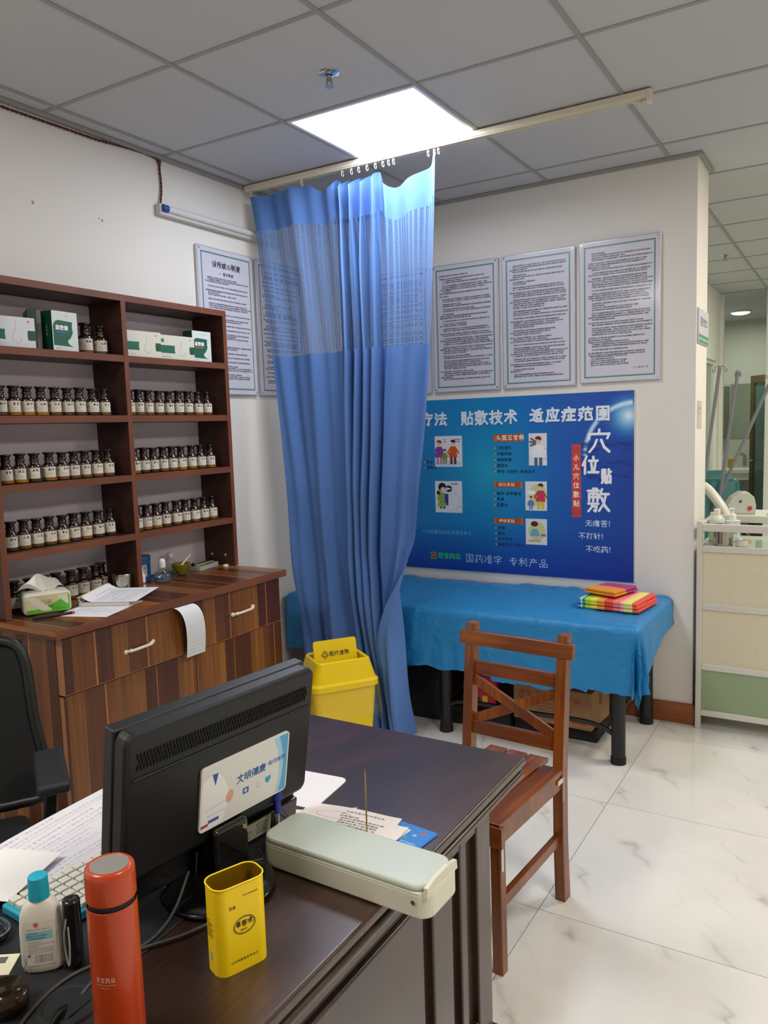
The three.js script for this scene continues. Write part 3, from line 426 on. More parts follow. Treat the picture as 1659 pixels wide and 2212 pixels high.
solo('paper_sheet', 'loose printed sheet under the notepad at the worktop edge', 'paper', mv(box(0.2, 0.0012, 0.26, 0.0004), 0, 0.0007, 0), M.formA, null, [0.34, CT, 2.17], 0.35);
{ const t = thing('notepad', 'thick white prescription pad with curled first page on worktop', 'notepad', [0.266, CT + 0.0014, 2.03], 0.5);
  part(t, 'page_block', mv(box(0.19, 0.014, 0.26, 0.001), 0, 0.007, 0), std({ color: 0xcfccc4, roughness: 0.9 }));
  part(t, 'top_page', sheet(14, 20, (u, v) => { const k = 1 - u, c = k < 0.25 ? 1 - k / 0.25 : 0; return [(u - 0.5) * 0.2 + 0.02 * c, 0.0155 + 0.018 * Math.sin(Math.min(1, Math.max(0, 1 - u * 4)) * 1.8), (v - 0.5) * 0.265]; }, (u, v) => [v, u]), M.formA);
  part(t, 'rolled_page', tube([[-0.085, 0.026, -0.13], [-0.086, 0.027, 0], [-0.085, 0.026, 0.13]], 0.011, 10, 14), M.paper); }
{ const t = thing('steel_tin', 'round stainless steel jar with lid beside the divider on the worktop', 'jar', [0.145, CT, 1.897]);
  part(t, 'body', lathe([[0, 0], [0.036, 0], [0.037, 0.002], [0.037, 0.052], [0.035, 0.054]], 32), M.steel); part(t, 'lid', lathe([[0.039, 0.05], [0.0395, 0.066], [0.038, 0.069], [0.03, 0.0705], [0, 0.071]], 32), M.steel); }
{ const t = thing('blue_tub', 'blue plastic tub with paper label, in the lower right bay', 'tub', [0.07, CT, 1.735]);
  const m = std({ color: 0x1f5f9e, roughness: 0.35 }); part(t, 'body', lathe([[0, 0], [0.04, 0], [0.042, 0.003], [0.042, 0.085], [0.038, 0.092]], 32), m); part(t, 'lid', lathe([[0.0425, 0.088], [0.044, 0.09], [0.044, 0.108], [0.042, 0.112], [0, 0.113]], 32), m);
  part(t, 'label', mv(new THREE.CylinderGeometry(0.0425, 0.0425, 0.05, 16, 1, true, 0.3, 1.2), 0, 0.05, 0), LABELS[3]); }
{ const t = thing('squeeze_tube', 'white plastic tube beside the divider edge, right bay worktop', 'tube', [0.185, CT, 1.83]);
  part(t, 'body', lathe([[0, 0], [0.012, 0], [0.0125, 0.004], [0.0125, 0.05], [0.006, 0.058], [0, 0.058]], 20), M.whitePlastic); part(t, 'red_band', lathe([[0.0127, 0.012], [0.0127, 0.022]], 20), std({ color: 0xc0452f, roughness: 0.5 })); part(t, 'nozzle', lathe([[0.006, 0.056], [0.005, 0.075], [0.003, 0.085], [0, 0.085]], 16), M.whitePlastic); }
const glassClear = phy({ color: 0xf4faf8, transmission: 1, thickness: 0, roughness: 0.03, ior: 1.45 });
{ const t = thing('dropper_bottle', 'squat clear glass bottle with white rubber bulb and bent spout', 'bottle', [0.165, CT, 1.7]);
  part(t, 'body', lathe([[0, 0.001], [0.03, 0.001], [0.036, 0.006], [0.037, 0.02], [0.033, 0.036], [0.022, 0.047], [0.013, 0.052], [0.012, 0.062]], 32), glassClear);
  part(t, 'liquid', lathe([[0, 0.003], [0.029, 0.003], [0.034, 0.008], [0.035, 0.02], [0.0335, 0.028], [0, 0.028]], 32), phy({ color: 0x9fc0dc, transmission: 0.9, thickness: 0.02, roughness: 0.05, ior: 1.33 }), 'pale blue liquid');
  part(t, 'bulb', lathe([[0.013, 0.06], [0.0145, 0.064], [0.0145, 0.085], [0.012, 0.094], [0.006, 0.0985], [0, 0.0995]], 24), M.whitePlastic, 'white rubber bulb'); part(t, 'spout', tube([[0, 0.04, 0.03], [0.005, 0.045, 0.045], [0.008, 0.043, 0.052]], 0.004, 10, 8), glassClear); }
{ const t = thing('small_plastic_bottle', 'clear plastic bottle with white screw cap behind the green bowl', 'bottle', [0.05, CT, 1.545]);
  part(t, 'body', lathe([[0, 0], [0.023, 0], [0.025, 0.004], [0.025, 0.05], [0.021, 0.06], [0.011, 0.07], [0.011, 0.078]], 24), phy({ color: 0xeef3f2, transmission: 0.8, roughness: 0.15, thickness: 0 })); part(t, 'cap', lathe([[0.0125, 0.074], [0.0135, 0.075], [0.0135, 0.092], [0.012, 0.095], [0, 0.095]], 20), M.whitePlastic); }
{ const t = thing('mixing_bowl', 'olive green mixing bowl with stirring stick standing in it', 'bowl', [0.128, CT, 1.555]);
  const m = phy({ color: 0x7f7a0c, roughness: 0.2, clearcoat: 0.6, side: THREE.DoubleSide }); part(t, 'bowl', lathe([[0, 0.002], [0.018, 0.002], [0.02, 0.005], [0.024, 0.014], [0.036, 0.03], [0.043, 0.05], [0.0445, 0.052], [0.0425, 0.051], [0.034, 0.031], [0.02, 0.016], [0, 0.014]], 36), m);
  part(t, 'paste', lathe([[0.036, 0.036], [0.03, 0.037], [0, 0.0375]], 28), std({ color: 0xcfc99a, roughness: 0.6 })); part(t, 'stirring_stick', pipe([0.0, 0.03, 0.02], [0.01, 0.085, -0.05], 0.0045), std({ color: 0xd6d3b4, roughness: 0.5 })); }
{ const t = thing('instrument_tray', 'shallow clear tray of small tools on the right end worktop', 'tray', [0.1, CT, 1.39], 0.18);
  const g = phy({ color: 0xdfe3e0, transmission: 0.6, roughness: 0.25, thickness: 0 }); part(t, 'tray', merge([bb(-0.035, 0.0005, -0.075, 0.035, 0.003, 0.075, 0.001), bb(-0.035, 0.003, -0.075, -0.032, 0.022, 0.075, 0.001), bb(0.032, 0.003, -0.075, 0.035, 0.022, 0.075, 0.001), bb(-0.032, 0.003, -0.075, 0.032, 0.022, -0.072, 0.001), bb(-0.032, 0.003, 0.072, 0.032, 0.022, 0.075, 0.001)]), g);
  part(t, 'ruler', mv(box(0.016, 0.003, 0.13, 0.0005), 0.008, 0.0245, 0), std({ color: 0xc3bb6a, roughness: 0.5 })); part(t, 'tweezers', rod([-0.02, 0.02, 0.05], [-0.012, 0.03, -0.085], 0.005, 0.003), M.black); part(t, 'knob', mv(new THREE.SphereGeometry(0.01, 14, 10), -0.02, 0.024, 0.05), M.black); }
{ const t = thing('plaster_roll', 'small white cap lying on the worktop right end', 'cap', [0.18, CT, 1.325]); part(t, 'roll', lathe([[0, 0.001], [0.0115, 0.001], [0.0125, 0.002], [0.0125, 0.011], [0.0115, 0.012], [0.007, 0.012], [0.006, 0.009], [0, 0.009]], 28), std({ color: 0xe9e3d2, roughness: 0.6 })); }
{ // squared paper strip caught in the drawer
  const grid = std({ side: THREE.DoubleSide, roughness: 0.85, map: canvasTex(256, 512, (g, w, h) => { g.fillStyle = '#e4e8ec'; g.fillRect(0, 0, w, h); g.strokeStyle = '#aab4bd'; g.lineWidth = 1.5; for (let i = 0; i <= 12; i++) { g.beginPath(); g.moveTo(i * w / 12, 0); g.lineTo(i * w / 12, h); g.stroke(); } for (let i = 0; i <= 28; i++) { g.beginPath(); g.moveTo(0, i * h / 28); g.lineTo(w, i * h / 28); g.stroke(); } }) });
  const th = 0.0006, f = (u, v, o) => { const s = v * 0.24, a = Math.min(1, s / 0.24); return [0.478 + 0.045 * Math.sin(a * 2.6) + o, 0.871 - 0.19 * a * a - 0.012 * a + 0.01 * Math.sin(a * 3.1), 1.96 - u * 0.1 - 0.045 * a]; };
  solo('graph_paper_strip', 'curling strip of squared paper hanging out over the drawer', 'paper', sheet(6, 24, (u, v) => f(u, v, 0)), grid);
}
// ---- left wall: tube fitting and cord
{ const t = thing('tube_light', 'slim white tube light fitting on the left wall', 'light fitting', [0, 2.522, 0]);
  part(t, 'batten', bb(0.001, -0.024, 0.62, 0.032, 0.024, 1.462, 0.004, 2), std({ color: 0xc9c8c2, roughness: 0.5 })); part(t, 'diffuser', mv(cyl(0.015, 0.015, 0.8, 18), 0.034, 0.004, 1.02, Math.PI / 2), std({ color: 0xd8d8d4, roughness: 0.25 })); part(t, 'end_cap', mv(cyl(0.0165, 0.0165, 0.03, 18), 0.034, 0.004, 1.435, Math.PI / 2), std({ color: 0x2a4a9a, roughness: 0.4 }), 'blue end cap'); }
{ const g = []; for (const ph of [0, Math.PI]) { const pts = []; const path = [[0.008, 2.725, 2.6], [0.008, 2.727, 2.19], [0.008, 2.73, 1.8], [0.008, 2.732, 1.43], [0.008, 2.7, 1.428], [0.008, 2.62, 1.424], [0.012, 2.54, 1.44]], cv = new THREE.CatmullRomCurve3(path.map((p) => V3(...p)), false, 'centripetal');
  for (let i = 0; i <= 260; i++) { const p = cv.getPointAt(i / 260); pts.push([p.x + 0.0028 * Math.sin(i * 0.9 + ph), p.y + 0.0028 * Math.cos(i * 0.9 + ph) * (i > 170 ? 0.3 : 1), p.z + (i > 170 ? 0.0028 * Math.cos(i * 0.9 + ph) : 0)]); } g.push(pts); }
  const t = thing('twisted_cord', 'red and black twisted cord running along the wall to the tube light', 'cord', [0, 0, 0]); part(t, 'strand', tube(g[0], 0.0026, 520, 5), std({ color: 0x7a2420, roughness: 0.6 }), 'red strand'); part(t, 'strand', tube(g[1], 0.0026, 520, 5), std({ color: 0x1c1516, roughness: 0.6 }), 'black strand'); part(t, 'cord_clip', mv(new THREE.SphereGeometry(0.01, 10, 8), 0.008, 2.73, 1.428), std({ color: 0x6a3030, roughness: 0.6 })); }

// ---------------------------------------------------------------- notices and the big printed board
function noticeTex(title, body, date) {
  return canvasTex(600, 1050, (g, w, h) => {
    g.fillStyle = '#cfcdd9'; g.fillRect(0, 0, w, h); g.strokeStyle = '#1f6b4d'; g.lineWidth = 7; g.strokeRect(34, 34, w - 68, h - 68); g.lineWidth = 1.5; g.strokeRect(42, 42, w - 84, h - 84);
    let y = 78;
    if (title) { say(g, '诊所核心制度', 148, 86, 50, { w: 0.12, gap: 1.04 }); say(g, '一 医疗制度', 218, 160, 26, { w: 0.11 }); y = 205; }
    while (y < h - (date ? 200 : 90)) { const n = 1 + Math.floor(rnd() * (body ? 5 : 3)); y = prose(g, 62, y, w - 128, body ? 12.5 : 11.5, n, { color: '#26262e', wt: 0.12, lead: 1.28 }) + (body ? 9 : 17); }
    if (date) { prose(g, 62, h - 195, w * 0.5, 12, 5, { color: '#26262e', lead: 1.3 }); say(g, '2019年8月10日', w - 190, h - 100, 15, { w: 0.11 }); }
  });
}
M.acrylicEdge = std({ color: 0xc4c4cc, roughness: 0.2, metalness: 0.25 });
function notice(label, pos, ry, map) {
  const t = thing('framed_notice', label, 'notice', pos, ry, 'framed printed notices');
  part(t, 'backing', mv(box(0.4, 0.7, 0.016, 0.004, 2), 0, 0, 0.0085), M.acrylicEdge); part(t, 'printed_sheet', mv(new THREE.PlaneGeometry(0.388, 0.688), 0, 0, 0.0167), phy({ map, roughness: 0.35, clearcoat: 0.35, clearcoatRoughness: 0.12 }));
  for (const [x, y] of [[-0.185, 0.335], [0.185, 0.335], [-0.185, -0.335], [0.185, -0.335]]) part(t, 'corner_pin', mv(cyl(0.004, 0.004, 0.003, 12), x, y, 0.0175, Math.PI / 2), M.chrome); return t;
}
const NY = 2.066, nx = (a) => [a, NY, 0.001];
notice('framed notice with a large heading on the left wall above the shelving corner', [0.001, NY, 1.035], Math.PI / 2, noticeTex(true, false));
notice('framed notice on the left wall half covered by the curtain edge', [0.001, NY, 0.615], Math.PI / 2, noticeTex(false, false));
notice('framed notice on the back wall wholly behind the sheer curtain, nearest the corner', nx(0.405), 0, noticeTex(false, true));
notice('framed notice on the back wall just right of the curtain', nx(0.822), 0, noticeTex(false, true));
notice('middle framed notice of the three fully open on the back wall', nx(1.24), 0, noticeTex(false, true));
notice('framed notice with a date line, rightmost on the back wall', [1.661, 2.072, 0.001], 0, noticeTex(false, true, true));
const boardTex = canvasTex(2048, 1331, (g, w, h) => {
  const bg = g.createLinearGradient(0, 0, w, 0); bg.addColorStop(0, '#0a7cc0'); bg.addColorStop(0.45, '#0c86bf'); bg.addColorStop(0.75, '#0c5cb4'); bg.addColorStop(1, '#0b3f9f'); g.fillStyle = bg; g.fillRect(0, 0, w, h);
  const r1 = g.createRadialGradient(950, 560, 30, 950, 560, 620); r1.addColorStop(0, 'rgba(40,175,205,0.85)'); r1.addColorStop(1, 'rgba(20,130,200,0)'); g.fillStyle = r1; g.fillRect(0, 0, w, h);
  const r2 = g.createLinearGradient(0, 950, 0, h); r2.addColorStop(0, 'rgba(6,50,150,0)'); r2.addColorStop(1, 'rgba(6,42,150,0.8)'); g.fillStyle = r2; g.fillRect(0, 950, w, h - 950);
  const r3 = g.createRadialGradient(2010, 170, 10, 2010, 170, 190); r3.addColorStop(0, 'rgba(235,250,255,0.95)'); r3.addColorStop(0.35, 'rgba(150,215,245,0.7)'); r3.addColorStop(1, 'rgba(30,120,210,0)'); g.fillStyle = r3; g.fillRect(1750, 0, 298, 420);
  for (let k = 0; k < 5; k++) { g.strokeStyle = `rgba(220,245,255,${0.16 + 0.1 * k})`; g.lineWidth = 46 - 9 * k; g.beginPath(); g.arc(2060, 430, 350, Math.PI * 0.98, Math.PI * 1.48); g.stroke(); }
  g.fillStyle = 'rgba(8,40,130,0.5)'; for (let k = 0; k < 26; k++) { g.beginPath(); g.ellipse(rr(1640, 2040), rr(330, 620), rr(30, 90), rr(6, 18), rr(-0.2, 0.2), 0, 7); g.fill(); }
  const head = (t, x, s, gap) => { say(g, t, x + 5, 105, s, { color: 'rgba(10,50,120,0.5)', w: 0.15, gap }); say(g, t, x, 98, s, { color: '#e3eef6', w: 0.15, gap }); };
  head('疗法', 400, 108, 1.13); head('贴敷技术', 747, 108, 1.09); head('适应症范围', 1301, 106, 1.14);
  // pictures
  const pic = (x0, y0, x1, y1, f) => { g.fillStyle = '#e6e9ea'; g.fillRect(x0, y0, x1 - x0, y1 - y0); g.save(); g.beginPath(); g.rect(x0, y0, x1 - x0, y1 - y0); g.clip(); g.translate(x0, y0); f(x1 - x0, y1 - y0); g.restore(); };
  const fig = (x, y, s, hair, top, low, lw = 0.5) => { g.fillStyle = low; g.fillRect(x - 0.16 * s, y + 0.62 * s, 0.13 * s, 0.42 * s); g.fillRect(x + 0.03 * s, y + 0.62 * s, 0.13 * s, 0.42 * s); g.fillStyle = top; g.beginPath(); g.moveTo(x - 0.13 * s, y + 0.2 * s); g.lineTo(x + 0.13 * s, y + 0.2 * s); g.lineTo(x + lw * 0.45 * s, y + 0.7 * s); g.lineTo(x - lw * 0.45 * s, y + 0.7 * s); g.fill(); g.strokeStyle = top; g.lineWidth = 0.08 * s; g.beginPath(); g.moveTo(x - 0.12 * s, y + 0.26 * s); g.lineTo(x - 0.28 * s, y + 0.48 * s); g.lineTo(x - 0.18 * s, y + 0.6 * s); g.moveTo(x + 0.12 * s, y + 0.26 * s); g.lineTo(x + 0.27 * s, y + 0.5 * s); g.stroke(); g.fillStyle = '#f0c9b0'; g.beginPath(); g.ellipse(x, y + 0.06 * s, 0.11 * s, 0.14 * s, 0, 0, 7); g.fill(); g.fillStyle = hair; g.beginPath(); g.ellipse(x, y - 0.02 * s, 0.13 * s, 0.1 * s, 0, Math.PI, 7); g.fill(); };
  pic(515, 280, 751, 519, (W, Hh) => { g.fillStyle = '#c5dce2'; g.beginPath(); g.ellipse(W / 2, Hh - 28, W * 0.45, 22, 0, 0, 7); g.fill(); fig(38, 50, 165, '#b03a22', '#8a3a9a', '#c98aa0', 0.55); fig(86, 112, 100, '#3a2a1a', '#7aa03a', '#9a7a3a'); fig(158, 48, 165, '#2a2420', '#d8541e', '#6a3418'); prose(g, 74, 24, 60, 11, 2, { color: '#556' }); prose(g, 170, 24, 56, 11, 2, { color: '#556' }); });
  pic(509, 631, 743, 879, (W, Hh) => { g.strokeStyle = '#9aa'; g.lineWidth = 2; g.beginPath(); g.moveTo(110, 150); g.bezierCurveTo(140, 60, 210, 70, 220, 200); g.lineTo(120, 240); g.stroke(); g.strokeRect(190, 200, 40, 40); fig(62, 62, 150, '#101418', '#8fae4a', '#3a5a8a', 0.6); g.fillStyle = '#101418'; g.beginPath(); g.ellipse(62, 48, 34, 34, 0, 0, 7); g.ellipse(28, 92, 14, 18, 0, 0, 7); g.ellipse(118, 60, 30, 26, 0, 0, 7); g.fill(); g.fillStyle = '#f0d2be'; g.beginPath(); g.ellipse(70, 68, 22, 22, 0, 0, 7); g.fill(); g.fillStyle = '#2c3f9a'; g.fillRect(84, 100, 30, 90); g.fillStyle = '#8cc43c'; g.fillRect(20, 172, 76, 30); prose(g, 140, 16, 70, 14, 1, { color: '#334' }); });
  pic(1290, 276, 1428, 511, (W) => { g.strokeStyle = '#8a9296'; g.lineWidth = 2.5; g.strokeRect(92, 110, 46, 80); fig(72, 44, 190, '#7a2e1c', '#f4f5f3', '#4a6a86', 0.5); g.strokeStyle = '#667'; g.beginPath(); g.moveTo(20, 40); g.lineTo(50, 60); g.moveTo(10, 62); g.lineTo(46, 70); g.moveTo(16, 88); g.lineTo(48, 80); g.stroke(); });
  pic(1259, 628, 1425, 844, (W) => { g.fillStyle = '#cfdc8a'; g.beginPath(); g.ellipse(95, 100, 68, 80, 0, 0, 7); g.fill(); g.fillStyle = '#fff'; g.beginPath(); g.ellipse(46, 82, 34, 16, 0, 0, 7); g.fill(); fig(118, 34, 165, '#4a2f1c', '#d63a5a', '#e3c83a'); fig(42, 120, 86, '#2a2420', '#5d86bd', '#5d86bd', 0.75); });
  pic(1259, 905, 1423, 1098, (W) => { g.fillStyle = '#d3dc9a'; g.beginPath(); g.ellipse(86, 92, 66, 70, 0, 0, 7); g.fill(); fig(72, 52, 110, '#5a2a18', '#6fb3c0', '#d9c9b0', 0.8); g.fillStyle = '#5a2a18'; g.beginPath(); g.ellipse(68, 38, 28, 20, 0, 0, 7); g.fill(); g.fillStyle = '#b06aa8'; g.fillRect(118, 112, 38, 18); g.fillStyle = '#d9b48a'; g.fillRect(24, 156, 90, 18); });
  const bar = (x0, y0, x1, y1, t) => { g.fillStyle = '#b8511f'; g.fillRect(x0, y0, x1 - x0, y1 - y0); g.fillStyle = '#e09a5a'; for (const k of [8, 14, x1 - x0 - 12, x1 - x0 - 18]) g.fillRect(x0 + k, y0, 3, y1 - y0); say(g, t, (x0 + x1) / 2 - t.length * 19, y0 + 7, (y1 - y0) - 14, { color: '#f4ead8', w: 0.13 }); };
  bar(1010, 277, 1248, 332, '头面五官科'); bar(1006, 632, 1241, 676, '消化系统'); bar(1004, 907, 1242, 950, '呼吸系统');
  const list = (x, y, dy, a) => a.forEach((t, i) => { g.fillStyle = '#e09a3a'; g.beginPath(); g.arc(x - 16, y + i * dy + 14, 7, 0, 7); g.fill(); say(g, t, x, y + i * dy, 28, { color: '#0a2c55', w: 0.12, gap: 1.06 }); });
  list(1038, 366, 44, ['口腔溃疡', '牙龈肿痛', '咽喉肿痛', '腮腺炎', '急性(化脓性)扁桃体炎']); list(1032, 708, 43, ['腹泻/秋季腹泻', '胃痛', '胆囊炎']); list(1037, 970, 42, ['哮喘', '肺炎', '支气管炎', '喘息性支气管炎']);
  list(440, 470, 42, ['肺炎', '腮腺炎']);
  g.fillStyle = '#d2463c'; g.fillRect(1611, 360, 67, 522); g.fillStyle = '#a92f2c'; for (const y of [385, 396, 407, 836, 847, 858]) g.fillRect(1611, y, 67, 4); say(g, '小儿穴位敷贴', 1622, 436, 46, { color: '#f6e9df', w: 0.13, gap: 1.42, vertical: true });
  const brush = (c, x0, y0, x1, y1) => { for (const [o, lw] of [[0, 17], [4, 12], [-3, 9]]) { g.strokeStyle = '#f3f7fa'; g.lineWidth = lw; g.lineCap = 'round'; g.lineJoin = 'round'; glyph(g, c, x0 + o, y0 - o, x1 - x0, y1 - y0); } };
  brush('穴', 1723, 259, 1892, 425); brush('位', 1686, 446, 1805, 576); brush('贴', 1823, 535, 1892, 640); brush('敷', 1722, 672, 1880, 841);
  say(g, '无痛苦!', 1708, 898, 52, { color: '#dfeaf4', w: 0.09, gap: 1.05 }); say(g, '不打针!', 1659, 990, 52, { color: '#dfeaf4', w: 0.09, gap: 1.05 }); say(g, '不吃药!', 1711, 1083, 52, { color: '#dfeaf4', w: 0.09, gap: 1.05 });
  g.fillStyle = '#2fae4a'; g.fillRect(455, 1196, 52, 60); g.fillStyle = '#c22f2a'; g.beginPath(); g.ellipse(481, 1226, 22, 20, 0, 0, 7); g.fill(); g.strokeStyle = '#f0d0c8'; g.lineWidth = 3; g.beginPath(); g.arc(481, 1220, 10, 0.2, 2.9); g.stroke();
  say(g, '亚宝药业', 522, 1200, 48, { color: '#35c25c', w: 0.16, gap: 1.05 }); say(g, '国药准字', 762, 1196, 72, { color: '#cfe3f5', w: 0.06, gap: 1.09 }); say(g, '专利产品', 1122, 1202, 72, { color: '#cfe3f5', w: 0.06, gap: 1.1 }); say(g, '中药贴敷临床应用指定单位', 385, 1020, 33, { color: '#8fd0ea', w: 0.06 });
});
{ const t = thing('printed_board', 'big blue printed health board above the treatment bed', 'board', [0.985, 1.19, 0.001]);
  part(t, 'panel', mv(box(1.5, 0.975, 0.009, 0.001), 0, 0, 0.0046), M.whitePlastic); part(t, 'printed_face', mv(new THREE.PlaneGeometry(1.499, 0.974), 0, 0, 0.0096), std({ map: boardTex, roughness: 0.45 })); }

// ---------------------------------------------------------------- curtain and its rail
{ const t = thing('curtain_rail', 'cream ceiling curtain rail reaching past the light panel', 'curtain rail', [0, 0, 0.87]);
  part(t, 'rail', merge([bb(0.03, 2.727, -0.018, 2.0, 2.7525, 0.018, 0.003, 2), bb(0.03, 2.722, -0.014, 2.0, 2.728, -0.009, 0.001), bb(0.03, 2.722, 0.009, 2.0, 2.728, 0.014, 0.001)]), M.railMat); part(t, 'end_stop', bb(1.985, 2.705, -0.02, 2.003, 2.7525, 0.02, 0.003), M.railMat);
  const hook = merge([mv(cyl(0.006, 0.006, 0.012, 10), 0, 2.72, 0), mv(new THREE.TorusGeometry(0.009, 0.0018, 6, 14), 0, 2.705, 0, 0, Math.PI / 2)]);
  for (const x of [0.06, 0.375, 0.61, 0.66, 0.7, 0.745, 0.79, 0.83, 0.86, 0.885, 1.06, 1.09, 1.11, 1.96, 1.972]) part(t, 'glider_hook', hook, M.railMat).position.x = x; }
const XL = [[0, 0.27], [0.436, 0.222], [0.879, 0.2], [1.249, 0.2], [1.649, 0.167], [1.882, 0.151], [2.183, 0.124], [2.527, 0.085], [2.75, 0.048]];
const XR = [[0, 1.0], [0.23, 0.965], [0.459, 0.94], [0.691, 0.925], [0.919, 0.93], [1.236, 0.976], [1.49, 1.018], [1.655, 1.041], [1.859, 1.07], [2.178, 1.09], [2.49, 1.106], [2.75, 1.12]];
const ZC = [[0, 0.805], [0.45, 0.81], [0.9, 0.83], [1.25, 0.855], [2.75, 0.87]];
const GU = [[0, 0], [0.4, 0.47], [0.75, 0.72], [0.94, 0.945], [1, 1]];
const HOOKS = [0, 0.285, 0.42, 0.73, 1.0];
const foldPh = (u) => (u - 0.42) / 0.31 * Math.PI * 2 * 4 - Math.PI / 2;
const topY = (u) => { if (u < 0.285) return 2.697 - 0.006 * Math.abs(Math.sin(u * 44)); if (u > 0.42 && u < 0.73) return 2.693 - 0.03 * (1 + Math.sin(foldPh(u))) * sstep(0.42, 0.46, u) * (1 - sstep(0.69, 0.73, u)); let i = 1; while (i < HOOKS.length - 1 && u > HOOKS[i]) i++; const a = HOOKS[i - 1], b = HOOKS[i], k = (u - a) / (b - a), d = Math.min(0.1, (b - a) * 0.36); const skew = i === HOOKS.length - 1 ? Math.pow(k, 0.55) : k; return 2.7 - 4 * d * skew * (1 - skew) - (u < 0.285 ? 0.012 : 0); };
function drape(u, y) {
  const xl = lerpT(XL, y), xr = lerpT(XR, y); let g = lerpT(GU, u); const low = sstep(1.5, 0.2, y), mid = sstep(2.65, 2.2, y);
  let z = lerpT(ZC, y), x = xl + (xr - xl) * g;
  const fl = 1 - sstep(0.34, 0.44, u), bu = sstep(0.38, 0.46, u) * (1 - sstep(0.7, 0.8, u)), ri = sstep(0.7, 0.8, u);
  z += fl * (0.016 + 0.012 * low) * Math.sin(u * 31 + 0.6 * y) + fl * 0.008 * Math.sin(u * 74 + 2 * y);
  const ph = foldPh(u); z += bu * (0.062 - 0.018 * low) * Math.sin(ph); x += bu * 0.026 * Math.cos(ph) * (0.5 + 0.5 * mid) + bu * 0.02 * Math.sin(ph) * (1 - mid);
  z += ri * (0.022 + 0.01 * low) * Math.sin((u - 0.75) * 42 + 1.2 + y * 0.5); z += 0.045 * sstep(0.93, 0.985, u); 
  const t = sstep(1.05, 0.45, y); if (u > 0.86) { const k = (u - 0.86) / 0.14; x -= k * 0.3 * t * (0.75 + 0.25 * Math.sin(k * 6)); z += 0.06 * t * sstep(0, 0.25, k); }
  z += 0.012 * low * Math.sin(y * 9 + u * 14) ; x += 0.004 * Math.sin(y * 5 + u * 20);
  return [x, y, z];
}
const netTop = (u) => 0.35 * 2.525 + 0.65 * (topY(u) - 0.172);
const curtainBlue = { color: 0x567fc0, roughness: 0.85, side: THREE.DoubleSide, sheen: 0.1, sheenColor: new THREE.Color(0x8fa6d0), sheenRoughness: 0.6 };
M.curtain = phy({ ...curtainBlue, transmission: 0.1, thickness: 0 });
const T_NET = dataTex(64, 64, (u, v) => { const st = u < 0.33, ho = ((v * 4) % 1) < 0.62; const a = st ? 255 : ho ? 62 : 215; return [a, a, a]; }, false, 1 / 0.0235, 1 / 0.02);
M.net = phy({ ...curtainBlue, color: 0x6088c2, alphaMap: T_NET, transparent: true, transmission: 0.1, thickness: 0 });
{ const t = thing('curtain', 'blue hospital curtain with a sheer net band, gathered on the rail', 'curtain', [0, 0, 0]);
  const uvm = (u, v, p) => [u * 1.35, p[1]];
  part(t, 'heading_band', sheet(240, 12, (u, v) => { const y0 = topY(u), y1 = netTop(u); const y = y0 + (y1 - y0) * v, p = drape(u, y); return p; }, uvm), M.curtain);
  part(t, 'net_band', sheet(240, 40, (u, v) => drape(u, netTop(u) + (1.9 - netTop(u)) * v), uvm), M.net, 'sheer blue net with vertical stripes');
  part(t, 'cloth', sheet(240, 110, (u, v) => drape(u, 1.9 - (1.9 - 0.02 - 0.015 * Math.sin(u * 9)) * v), uvm), M.curtain); }

// ---------------------------------------------------------------- treatment bed
const BX0 = 0.05, BX1 = 1.9, BD = 0.675, BT = 0.645;
{ const t = thing('treatment_bed', 'low treatment bed with black round steel legs under the blue sheet', 'bed', [0, 0, 0]);
  for (const [x, z] of [[1.814, 0.618], [1.814, 0.075], [0.955, 0.618], [0.955, 0.075], [0.13, 0.618], [0.13, 0.075]]) { const l = part(t, 'leg', pipe([x, 0.02, z], [x, 0.53, z], 0.031, 24), M.black); part(l, 'foot_cap', pipe([x, 0, z], [x, 0.03, z], 0.034, 24), M.blackMatt); }
  part(t, 'bed_frame', merge([bb(0.06, 0.5, 0.05, 1.88, 0.545, 0.09), bb(0.06, 0.5, 0.6, 1.88, 0.545, 0.64), bb(0.06, 0.5, 0.09, 0.1, 0.545, 0.6), bb(1.84, 0.5, 0.09, 1.88, 0.545, 0.6)]), M.black);
  part(t, 'mattress', bb(BX0 + 0.01, 0.545, 0.03, BX1 - 0.005, BT - 0.008, BD - 0.008, 0.035, 4), std({ color: 0x151719, roughness: 0.5 }));
  part(t, 'stretcher', tube([[0.955, 0.13, 0.618], [1.02, 0.16, 0.618], [1.4, 0.165, 0.618], [1.72, 0.16, 0.618], [1.814, 0.12, 0.618]], 0.011, 30, 10), M.black); part(t, 'stretcher', tube([[1.814, 0.22, 0.075], [1.814, 0.23, 0.35], [1.814, 0.22, 0.618]], 0.011, 12, 10), M.black); part(t, 'stretcher', tube([[0.955, 0.13, 0.618], [0.955, 0.17, 0.5], [0.955, 0.17, 0.2], [0.955, 0.13, 0.075]], 0.011, 16, 10), M.black); }
const T_CRUMP = dataTex(512, 512, (u, v) => { const a = Math.abs(fbm(u * 7, v * 7, 7, 7, 201, 4) - 0.47), b = Math.abs(fbm(u * 16, v * 16, 16, 16, 211, 3) - 0.45), k = 255 * Math.max(0, 1 - a * 7) * 0.7 + 75 * Math.max(0, 1 - b * 6); return [k, k, k]; }, false, 2.2, 1.4);
M.sheetBlue = phy({ color: 0x1b86c6, roughness: 0.5, bumpMap: T_CRUMP, bumpScale: 0.004, side: THREE.DoubleSide, transmission: 0.12, thickness: 0 });
